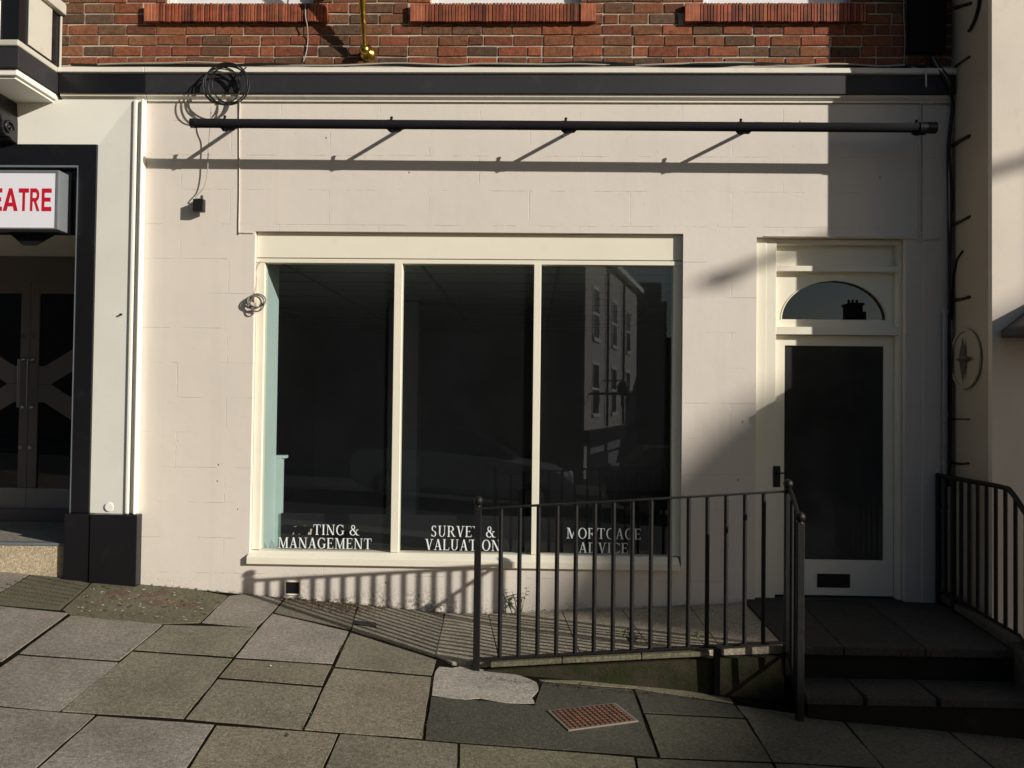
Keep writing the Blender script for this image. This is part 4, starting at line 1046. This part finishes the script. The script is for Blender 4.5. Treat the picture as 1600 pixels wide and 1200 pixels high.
MB().prism([(xo-.1, YH-.25, 9.01), (xo-.1, 2.2, 11.2), (xo-.1, 5.0, 9.01)], (XE-xo+.3, 0, 0)).build('roof', M['slate'], rh)
for a, b, c, e in hw:
    wq = MB(); wq.box(a, b, YH+.052, YH+.10, c, c+.06); wq.box(a, b, YH+.052, YH+.10, e-.06, e); wq.box(a, a+.06, YH+.052, YH+.10, c+.06, e-.06); wq.box(b-.06, b, YH+.052, YH+.10, c+.06, e-.06); wq.box(a+.06, b-.06, YH+.056, YH+.10, (c+e)/2-.03, (c+e)/2+.03)
    wo_ = wq.build('window', M['white_paint'], rh, bevel=.004)
    MB().box(a+.06, b-.06, YH+.075, YH+.08, c+.06, e-.06).build('pane', M['door_glass'], wo_)
# wall ties and straps on the return wall
def onside(px, py, out=.0):
    # point on the return wall
    n_ = Vector((-(0-YH), 0, 0)); a = Vector((XC, 0, 0)); b = Vector((xo, YH, 0)); tdir = (b-a); nrm = Vector((tdir.y, -tdir.x, 0)).normalized()
    if nrm.x > 0: nrm = -nrm
    d_ = ray(px, py); t = (a-CAM).dot(nrm)/d_.dot(nrm); return CAM+d_*t+nrm*out
sd = (Vector((xo, YH, 0))-Vector((XC, 0, 0))).normalized()
for (ax, ay, bx_, by_, r_) in ((1494, 12, 1519, 5, .010), (1494, 104, 1517, 88, .007), (1491, 227, 1517, 212, .012), (1491, 351, 1517, 338, .009), (1490, 469, 1517, 464, .010), (1490, 655, 1516, 655, .004), (1490, 723, 1515, 724, .007)):
    p, q = onside(ax, ay, .006), onside(bx_, by_, .006)
    mb = MB().tube([p, p.lerp(q, .5)+Vector((-.004, 0, random.uniform(-.006, .006))), q], [r_*1.5, r_*1.2, r_*1.0], 7); mb.ball(p.lerp(q, .9), r_*1.4, 8); mb.build('iron_strap', M['strap'], rh, smooth=True)
def tie_plate(pxc, pyc, rad_, a0=0, a1=360):
    c = onside(pxc, pyc, .002); nrm = Vector((sd.y, -sd.x, 0)); nrm = -nrm if nrm.x > 0 else nrm
    U_ = sd; W_ = Vector((0, 0, 1)); n = 36
    rim = MB().tube([c+nrm*.012+(U_*math.cos(math.radians(a0+(a1-a0)*i/n))+W_*math.sin(math.radians(a0+(a1-a0)*i/n)))*rad_ for i in range(n if a1-a0 == 360 else n+1)], .012, 6, a1-a0 == 360)
    o = rim.build('tie_plate', M['beige'] if a1-a0 == 360 else M['iron'], rh, smooth=True)
    if a1-a0 == 360:
        dk = MB(); dk.add([c+nrm*.010]+[c+nrm*.008+(U_*math.cos(2*math.pi*i/n)+W_*math.sin(2*math.pi*i/n))*rad_ for i in range(n)], [(0, 1+i, 1+(i+1) % n) for i in range(n)]); dk.build('plate', M['beige'], o)
        sx_ = MB()
        for dv, L in ((W_, rad_*.82), (-W_, rad_*.82), (U_, rad_*.6), (-U_, rad_*.6)):
            pv = W_ if abs(dv.dot(W_)) < .5 else U_
            sx_.add([c+nrm*.012+pv*.03, c+nrm*.012-pv*.03, c+nrm*.03+dv*L, c+nrm*.06], [(0, 2, 3), (1, 3, 2), (0, 1, 2), (0, 3, 1)])
        sx_.build('boss', paint('weathered_iron', (.17, .135, .10), .8, .2, .3), o)
    return o
tie_plate(1511, 561, .215)
tie_plate(1511, 12, .21, -75, 20)
# curved stain-bar above the plate
MB().tube([onside(1506, 392, .01), onside(1497, 405, .01), onside(1492, 430, .01), onside(1490, 470, .01), onside(1489, 500, .01)], .008, 6).build('bent_bar', M['iron'], rh, smooth=True)
# porch hood on the front wall
HO = YH-.42
hx_ = at(1563.5, 520, YH).x; z_lo = at(1566, 528, YH).z; z_hi = at(1566, 515, YH).z; hxe = hx_+1.7
ph_ = MB(); ph_.box(hx_, hxe, HO, YH-.001, z_lo, z_hi)
ph_.add([(hx_+.01, HO+.01, z_hi+.001), (hxe-.01, HO+.01, z_hi+.001), (hxe-.01, YH-.001, z_hi+.001), (hx_+.01, YH-.001, z_hi+.001), (hx_+.38, YH-.001, z_hi+.30), (hxe-.38, YH-.001, z_hi+.30)], [(0, 1, 5, 4), (0, 4, 3), (1, 2, 5), (3, 4, 5, 2), (0, 3, 2, 1)])
ph_.build('porch_hood', M['lead'], rh, bevel=.01)

# ------------------------------------------------------------------ small things on the ground
mc = [atg(855, 1112), atg(888, 1143), atg(998, 1128), atg(962, 1100)]
cm = sum(mc, Vector())/4
mh = thing('cover', 'small rusty iron access cover with a raised grid set in the dark slab', 'access cover', cm)
def gquad(P, dz, th): return [p+Vector((0, 0, dz)) for p in P]
def shrink(P, d):
    c = sum(P, Vector())/len(P); return [p+(c-p).normalized()*d for p in P]
fmb = MB(); I = shrink(mc, .022); O = mc
for i in range(4):
    j = (i+1) % 4; fmb.prism([O[i]+Vector((0, 0, .008)), O[j]+Vector((0, 0, .008)), I[j]+Vector((0, 0, .008)), I[i]+Vector((0, 0, .008))], (0, 0, -.03))
fmb.build('frame', paint('worn_steel', (.20, .165, .13), .6, .3, .3), mh, bevel=.002)
pmb = MB(); pmb.prism([p+Vector((0, 0, .0055)) for p in I], (0, 0, -.02)); 
nx_, ny_ = 13, 8
def bil(u, v): return (I[0]*(1-u)+I[3]*u)*(1-v)+(I[1]*(1-u)+I[2]*u)*v
for i in range(nx_):
    for j in range(ny_):
        u0, u1, v0, v1 = (i+.12)/nx_, (i+.88)/nx_, (j+.12)/ny_, (j+.88)/ny_
        pmb.prism([bil(u0, v0)+Vector((0, 0, .0115)), bil(u1, v0)+Vector((0, 0, .0115)), bil(u1, v1)+Vector((0, 0, .0115)), bil(u0, v1)+Vector((0, 0, .0115))], (0, 0, -.0055))
pmb.build('lid', M['rust'], mh, bevel=.0015, seg=1)
sv = [atg(553, 970), atg(553, 976), atg(588, 981), atg(588, 974)]
svm = MB(); svm.prism([p+Vector((0, 0, .006)) for p in sv], (0, 0, -.02)); 
tag(svm.build('valve_cover', M['iron'], bevel=.002), 'tiny dark metal valve cover in the paving under the window', 'cover')
def weed(base, h, n, label, spread=.07, seedv=1, dry=False):
    rnd = random.Random(seedv); mb = MB()
    for i in range(n):
        a = rnd.uniform(0, 6.28); L = h*rnd.uniform(.5, 1.0); lean = rnd.uniform(.1, spread)
        tip = base+Vector((math.cos(a)*lean, math.sin(a)*lean*.6-.01, L)); mid = base.lerp(tip, .55)+Vector((0, 0, L*.08))
        mb.tube([base, mid, tip], [.0022, .0018, .0008], 5, col=(.9, .8, .7))
        for k in range(rnd.randint(7, 12)):
            t = rnd.uniform(.2, 1); p = base.lerp(tip, t)+Vector((0, 0, L*.06)); b = rnd.uniform(0, 6.28); l = rnd.uniform(.018, .04); v = rnd.uniform(.8, 1.7)
            dv = Vector((math.cos(b), math.sin(b), rnd.uniform(-.1, .6))).normalized()*l; sv_ = dv.cross(Vector((0, 0, 1))).normalized()*l*.28
            mb.add([p, p+dv*.5+sv_, p+dv, p+dv*.5-sv_+Vector((0, 0, .003))], [(0, 1, 2), (0, 2, 3)], (v, v*.95, v*.8))
    return tag(mb.build('weed', M['leaf']), label, 'weed', 'weeds by the wall and ramp')
wz1 = at(815, 957, -.02); weed(Vector((wz1.x, -.02, rz(wz1.x, -.02))), .24, 4, 'tall thin green weed growing at the wall foot under the window', .06, 3)
wz2 = at(800, 957, -.03); weed(Vector((wz2.x, -.03, rz(wz2.x, -.03))), .18, 4, 'darker spindly weed against the wall, left of the tall green one', .05, 5)
p_ = at(990, 1004, -1.1); weed(Vector((p_.x, -.95, rz(p_.x, -.95))), .09, 9, 'low bushy green weed in a ramp joint behind the railing', .06, 8)
p_ = at(1103, 1005, -1.1); weed(Vector((p_.x, -1.08, rz(p_.x, -1.08))), .12, 2, 'dry bent stem on the ramp near the railing corner', .12, 12)
# litter and moss along the wall foot and in the joints
rnd = random.Random(4); lt = MB()
def flake(mb, p, l, c):
    a = rnd.uniform(0, 6.28); d_ = Vector((math.cos(a), math.sin(a), rnd.uniform(-.2, .5)))*l; s_ = Vector((-math.sin(a), math.cos(a), rnd.uniform(-.3, .3)))*l*.5
    mb.add([p-d_*.5, p+s_*.5+Vector((0, 0, l*.2)), p+d_*.5, p-s_*.5], [(0, 1, 2), (0, 2, 3)], c)
for i in range(420):
    x = rnd.uniform(-1.95, -1.1); y = -abs(rnd.gauss(0, .11))-.008
    if rnd.random() < .35: x = rnd.gauss(-1.45, .12); y = rnd.uniform(-.28, -.08)
    v = rnd.uniform(.35, 1.3); flake(lt, Vector((x, y, gz(x, y)+rnd.uniform(.003, .018))), rnd.uniform(.008, .026), (v, v*rnd.uniform(.7, 1), v*rnd.uniform(.6, 1)))
for i in range(700):
    x = rnd.uniform(-3.0, 1.2); y = -abs(rnd.gauss(0, .022))-.004; zb_ = gz(x, y) if x < -.66 else rz(x, y)
    v = rnd.uniform(.12, .6); flake(lt, Vector((x, y, zb_+rnd.uniform(.002, .012))), rnd.uniform(.006, .016), (v, v*.95, v*.7))
for i in range(260):
    x = rnd.uniform(-.25, 1.1); y = -1.30-abs(rnd.gauss(0, .02)); v = rnd.uniform(.15, .6); flake(lt, Vector((x, y, gz(x, y)+rnd.uniform(.002, .015))), rnd.uniform(.006, .018), (v, v, v*.6))
for (px, py, l_, c_) in ((268, 941, .03, (5, 2.6, .8)), (425, 1043, .05, (3.4, 5.5, 9)), (440, 1042, .02, (3.4, 5.5, 9)), (449, 1148, .03, (.25, .4, .6)), (466, 1021, .018, (4, 6, 9)), (349, 967, .016, (4, 6, 9)), (1035, 1083, .012, (4, 6, 9)), (876, 1016, .014, (4, 6, 8))):
    p = atg(px, py, dz=.005)
    for k in range(6): flake(lt, p+Vector((rnd.gauss(0, l_*.3), rnd.gauss(0, l_*.3), 0)), l_*.5, c_)
tag(lt.build('leaf_litter', M['litter']), kind='stuff')
ms = MB()
lines_ = [((252, 976), (181, 1034)), ((110, 962), (245, 976)), ((143, 911), (97, 953)), ((356, 931), (313, 973)), ((397, 979), (286, 1124)), ((545, 987), (472, 1140)), ((523, 1042), (548, 986)), ((681, 1033), (661, 1154)), ((0, 946), (104, 957)), ((840, 1064), (990, 1074)), ((207, 1017), (357, 1028)), ((343, 1059), (500, 1072)), ((150, 1010), (253, 976))]
for (a, b) in lines_:
    A_, B_ = atg(*a), atg(*b); n_ = int((B_-A_).length*95)
    for i in range(n_):
        t = rnd.random()
        if mnoise.noise(A_.lerp(B_, t)*3.1) < .02: continue
        p = A_.lerp(B_, t)+Vector((rnd.gauss(0, .008), rnd.gauss(0, .008), rnd.uniform(-.002, .006))); v = rnd.uniform(.3, 1.1)
        flake(ms, p, rnd.uniform(.006, .016), (v*.9, v*.85, v*.6))
mpoly = [(143, 911), (215, 908), (356, 931), (313, 973), (245, 975), (110, 962)]
for i in range(900):
    px, py = rnd.uniform(105, 350), rnd.uniform(915, 972)
    if py > 962+.05*(px-110) or px < 110+ (960-py)*.7 or px > 356-(py-931)*1.02 or mnoise.noise(Vector((px*.02, py*.05, 3))) < -.05: continue
    p = atg(px, py); v = rnd.uniform(.3, 1.3); flake(ms, p+Vector((0, 0, .005)), rnd.uniform(.006, .018), (v*.9, v*.75, v*.6) if rnd.random() < .85 else (v*2.2, v*1.7, v*3))
tag(ms.build('moss', M['leaf']), kind='stuff')

# ------------------------------------------------------------------ across the street (seen in the glass, and shading the lower right of the front)
def sunpt(u, v, s): return Vector((u/200+1.6*s, -s, 1.65-v/200+.635*s))
th_ = thing('tall_townhouse', 'tall dark gabled townhouse across the street whose roof shades the entrance', 'house', (36, -24, -2.7))
sil_ = [(-1000, 745), (-550, 640), (-250, 550), (-71, 470), (-15, 375), (18, 300), (86, 215), (160, 148), (238, 72), (288, 25), (346, -12), (400, -28), (456, -43), (499, -67), (720, -190), (1000, -180)]
S_ = 22.0
poly = [sunpt(u, v, S_) for u, v in sil_]; zg = -3.0
poly += [Vector((poly[-1].x, poly[-1].y, zg)), Vector((poly[0].x, poly[0].y, zg))]
MB().prism(poly, (6.4, -4.0, 0)).build('wall', M['dark_brick'], th_)
for i in range(3):
    for j in range(3):
        xw = poly[0].x+1.2+2.8*i; zw = 0+3.2*j
        o = MB().box(xw, xw+1.1, -S_+.005, -S_+.06, zw, zw+1.7); o.build('window', M['white_paint'], th_)
lamp = thing('street_lamp', 'tall street lamp with a slanting arm standing down the street', 'street lamp', (17.3, -9, -1.4))
LS = 9.0; e0, e1 = sunpt(262, -188, LS), sunpt(540, -284, LS)
MB().tube([Vector((e1.x, e1.y, gz(e1.x, e1.y)-.1)), Vector((e1.x, e1.y, e1.z+.1))], [.09, .06], 12).build('column', M['pole'], lamp)
MB().tube([e1, e1.lerp(e0, .5)+Vector((0, 0, .02)), e0], [.045, .045, .035], 10).build('arm', M['pole'], lamp)
ln = MB(); ln.ball(e0+Vector((.12, 0, .02)), .06, 12, (2.6, 1, .9)); ln.build('lantern', M['alu'], lamp)

def facade_windows(par, o, ux, nrm, cols_, rows_, w_, h_, frame_mat, pane_mat, proud=.03):
    for cx in cols_:
        for z0_ in rows_:
            a = o+ux*cx; f = MB()
            def rct(x0, x1, z0, z1, d0, d1, mb): mb.prism([a+ux*x0+Vector((0,0,z0))+nrm*d0, a+ux*x1+Vector((0,0,z0))+nrm*d0, a+ux*x1+Vector((0,0,z1))+nrm*d0, a+ux*x0+Vector((0,0,z1))+nrm*d0], nrm*(d1-d0))
            rct(-.12, w_+.12, z0_-.15, z0_, .001, proud+.06, f); rct(-.10, 0, z0_, z0_+h_, .001, proud, f); rct(w_, w_+.10, z0_, z0_+h_, .001, proud, f); rct(-.10, w_+.10, z0_+h_, z0_+h_+.12, .001, proud, f); rct(0, w_, z0_+h_*.48, z0_+h_*.53, .001, proud*.8, f)
            wo_ = f.build('window', frame_mat, par); g_ = MB(); rct(0, w_, z0_, z0_+h_, .001, .006, g_); g_.build('pane', pane_mat, wo_)
# corner house, its sunny side facing east
ch = thing('corner_house', 'pale rendered corner house across the square with a shop at street level', 'house', (3.5, -33, -2))
c0, c1 = Vector((2.0, -25.5, 0)), Vector((5.75, -39.5, 0)); ux = (c1-c0).normalized(); nr = Vector((-ux.y, ux.x, 0)); nr = nr if nr.x > 0 else -nr
bz = -2.4; ez = 7.75; bod = MB()
bod.prism([c0+Vector((0,0,bz)), c1+Vector((0,0,bz)), c1+Vector((0,0,ez)), c0+Vector((0,0,ez))], -nr*7.0); bod.build('wall', M['render_white'], ch)
ev = MB(); ev.prism([c0-ux*.3+nr*.35+Vector((0,0,ez+.002)), c1+ux*.3+nr*.35+Vector((0,0,ez+.002)), c1+ux*.3+nr*.35+Vector((0,0,ez+.25)), c0-ux*.3+nr*.35+Vector((0,0,ez+.25))], -nr*7.6); ev.build('eaves', M['white_paint'], ch)
rf = MB(); rf.prism([c0-ux*.3+nr*.3+Vector((0,0,ez+.255)), c0-ux*.3-nr*3.5+Vector((0,0,ez+2.6)), c0-ux*.3-nr*7.2+Vector((0,0,ez+.255))], ux*(15.1)); rf.build('roof', M['slate'], ch)
facade_windows(ch, c0, ux, nr, (1.6, 6.2, 10.6), (1.2, 4.3), 1.3, 2.0, M['white_paint'], M['black'])
sf = MB()
L_ = (c1-c0).length
sf.prism([c0+nr*.001+Vector((0,0,.05)), c1+nr*.001+Vector((0,0,.05)), c1+nr*.001+Vector((0,0,.55)), c0+nr*.001+Vector((0,0,.55))], nr*.25)
sf.prism([c0+nr*.001+ux*.6+Vector((0,0,bz+.6)), c0+nr*.001+ux*9+Vector((0,0,bz+.6)), c0+nr*.001+ux*9+Vector((0,0,.04)), c0+nr*.001+ux*.6+Vector((0,0,.04))], nr*.02)
sf.build('shop_front', M['black'], ch)
for i_, (u0, u1, z0_, z1_) in enumerate(((1.0, 4.2, -.45, -.2), (5.0, 8.6, -.5, -.15), (5.2, 8.4, -1.5, -.62), (9.4, 12.5, -1.5, -.3))):
    MB().prism([c0+nr*.03+ux*u0+Vector((0,0,z0_)), c0+nr*.03+ux*u1+Vector((0,0,z0_)), c0+nr*.03+ux*u1+Vector((0,0,z1_)), c0+nr*.03+ux*u0+Vector((0,0,z1_))], nr*.03).build('shop_panel', M['alu'], ch)
MB().tube([c0+ux*4.6+nr*.1+Vector((0,0,.6)), c0+ux*4.6+nr*.1+Vector((0,0,ez))], .06, 8).build('downpipe', M['iron'], ch)
MB().tube([c0+ux*9.2+nr*.1+Vector((0,0,.6)), c0+ux*9.2+nr*.1+Vector((0,0,ez))], .06, 8).build('downpipe', M['iron'], ch)
ln2 = MB(); hq = c0+ux*3.9+Vector((0,0,2.6)); ln2.tube([hq, hq+nr*.9], .03, 6); ln2.ball(hq+nr*.9-Vector((0,0,.35)), .28, 10, (1, 1, 1.2)); ln2.build('wall_lantern', M['iron'], ch)
hb_ = MB(); hp = c0+ux*1.0+Vector((0,0,2.0)); hb_.tube([hp, hp+nr*1.9], .05, 8); hb_.tube([hp+nr*1.3, hp+nr*1.3-Vector((0,0,.5))], .03, 6); hb_.build('sign_arm', M['iron'], ch)
# shaded terrace opposite
tr2 = thing('brick_terrace', 'long dark brick terrace opposite with sash windows and slate roof', 'terrace', (-12, -19, 0))
MB().box(-30, 1.4, -24.0, -16.6, -3, 7.4).build('wall', M['dark_brick'], tr2)
MB().prism([(-30.2, -16.3, 7.41), (-30.2, -20.3, 9.8), (-30.2, -24.3, 7.41)], (31.8, 0, 0)).build('roof', M['slate'], tr2)
facade_windows(tr2, Vector((-30, -16.6, 0)), Vector((1, 0, 0)), Vector((0, 1, 0)), [1.2+2.9*i for i in range(11)], (1.2, 4.4), 1.05, 1.8, M['dark_grid'], M['black'])
# dark house with chimneys farther off
dh = thing('chimney_house', 'dark far house with two brick chimneys rising over its roof', 'house', (16, -46, -1))
MB().box(6.4, 30, -52, -43.6, -4, 5.6).build('wall', M['dark_brick'], dh)
MB().prism([(6.2, -43.3, 5.61), (6.2, -47.8, 5.9), (6.2, -52.3, 5.61)], (24, 0, 0)).build('roof', M['slate'], dh)
ck = MB(); ck.box(6.3, 8.3, -47, -45, 5.5, 8.0); ck.box(6.6, 8.0, -46.8, -45.2, 8.0, 9.2); ck.build('chimney', M['dark_brick'], dh)
ck = MB(); ck.box(19.9, 20.7, -46.8, -45.6, 5.5, 7.95); ck.box(19.84, 20.76, -46.9, -45.5, 7.95, 8.1); ck.box(20.701, 20.95, -46.7, -45.7, 5.5, 7.55)
for i in range(3): ck.tube([(20.05+.25*i, -46.2, 8.1), (20.05+.25*i, -46.2, 8.35)], .085, 10)
ck.build('chimney', M['dark_brick'], dh)
# parked cars
def car(x, y, label, mat):
    z = gz(x, y)-.125
    t = thing('parked_car', label, 'car', (x, y, z), 'cars parked across the road')
    def pv(px, z_): return (x+px, z+z_)
    body = [(-2.1, .35), (-2.15, .75), (-1.95, .95), (-1.2, 1.0), (-.9, 1.02), (.6, 1.0), (1.75, .86), (2.1, .70), (2.15, .35), (1.75, .22), (-1.8, .22)]
    b = MB(); b.prism([(x+a, y-.85, z+c+a*GX) for a, c in body], (0, 1.7, 0)); b.build('body', mat, t, bevel=.09, seg=3)
    cab = [(-1.75, .97), (-1.25, 1.42), (-.2, 1.48), (.25, 1.42), (1.05, 1.0)]
    c_ = MB(); c_.add([(x+a, y-.72+(.12 if c > 1.2 else 0), z+c+a*GX) for a, c in cab]+[(x+a, y+.72-(.12 if c > 1.2 else 0), z+c+a*GX) for a, c in cab], [(0, 1, 2, 3, 4), (9, 8, 7, 6, 5)]+[(i, i+1, 5+i+1, 5+i) for i in range(4)]+[(4, 0, 5, 9)])
    c_.build('glasshouse', M['black'], t, bevel=.05, seg=2)
    for wx in (-1.35, 1.35):
        for s_ in (-1, 1):
            w_ = MB(); w_.tube([(x+wx, y+s_*.70, z+.31+wx*GX), (x+wx, y+s_*.90, z+.31+wx*GX)], .31, 22); wo2 = w_.build('wheel', M['tyre'], t, bevel=.03)
            MB().tube([(x+wx, y+s_*.89, z+.31+wx*GX), (x+wx, y+s_*.912, z+.31+wx*GX)], .19, 16).build('rim', M['chrome'], wo2)
    for s_ in (-1, 1):
        h_ = MB(); h_.ball((x+2.03, y+s_*.62, z+.70+2.03*GX), .11, 12, (1, 1.6, .8)); h_.build('headlight', M['lamp_glass'], t, smooth=True)
car(-1.3, -9.6, 'silver hatchback parked across the road facing downhill', M['silver'])
car(3.6, -10.6, 'second dark car parked farther down the road', M['car'])
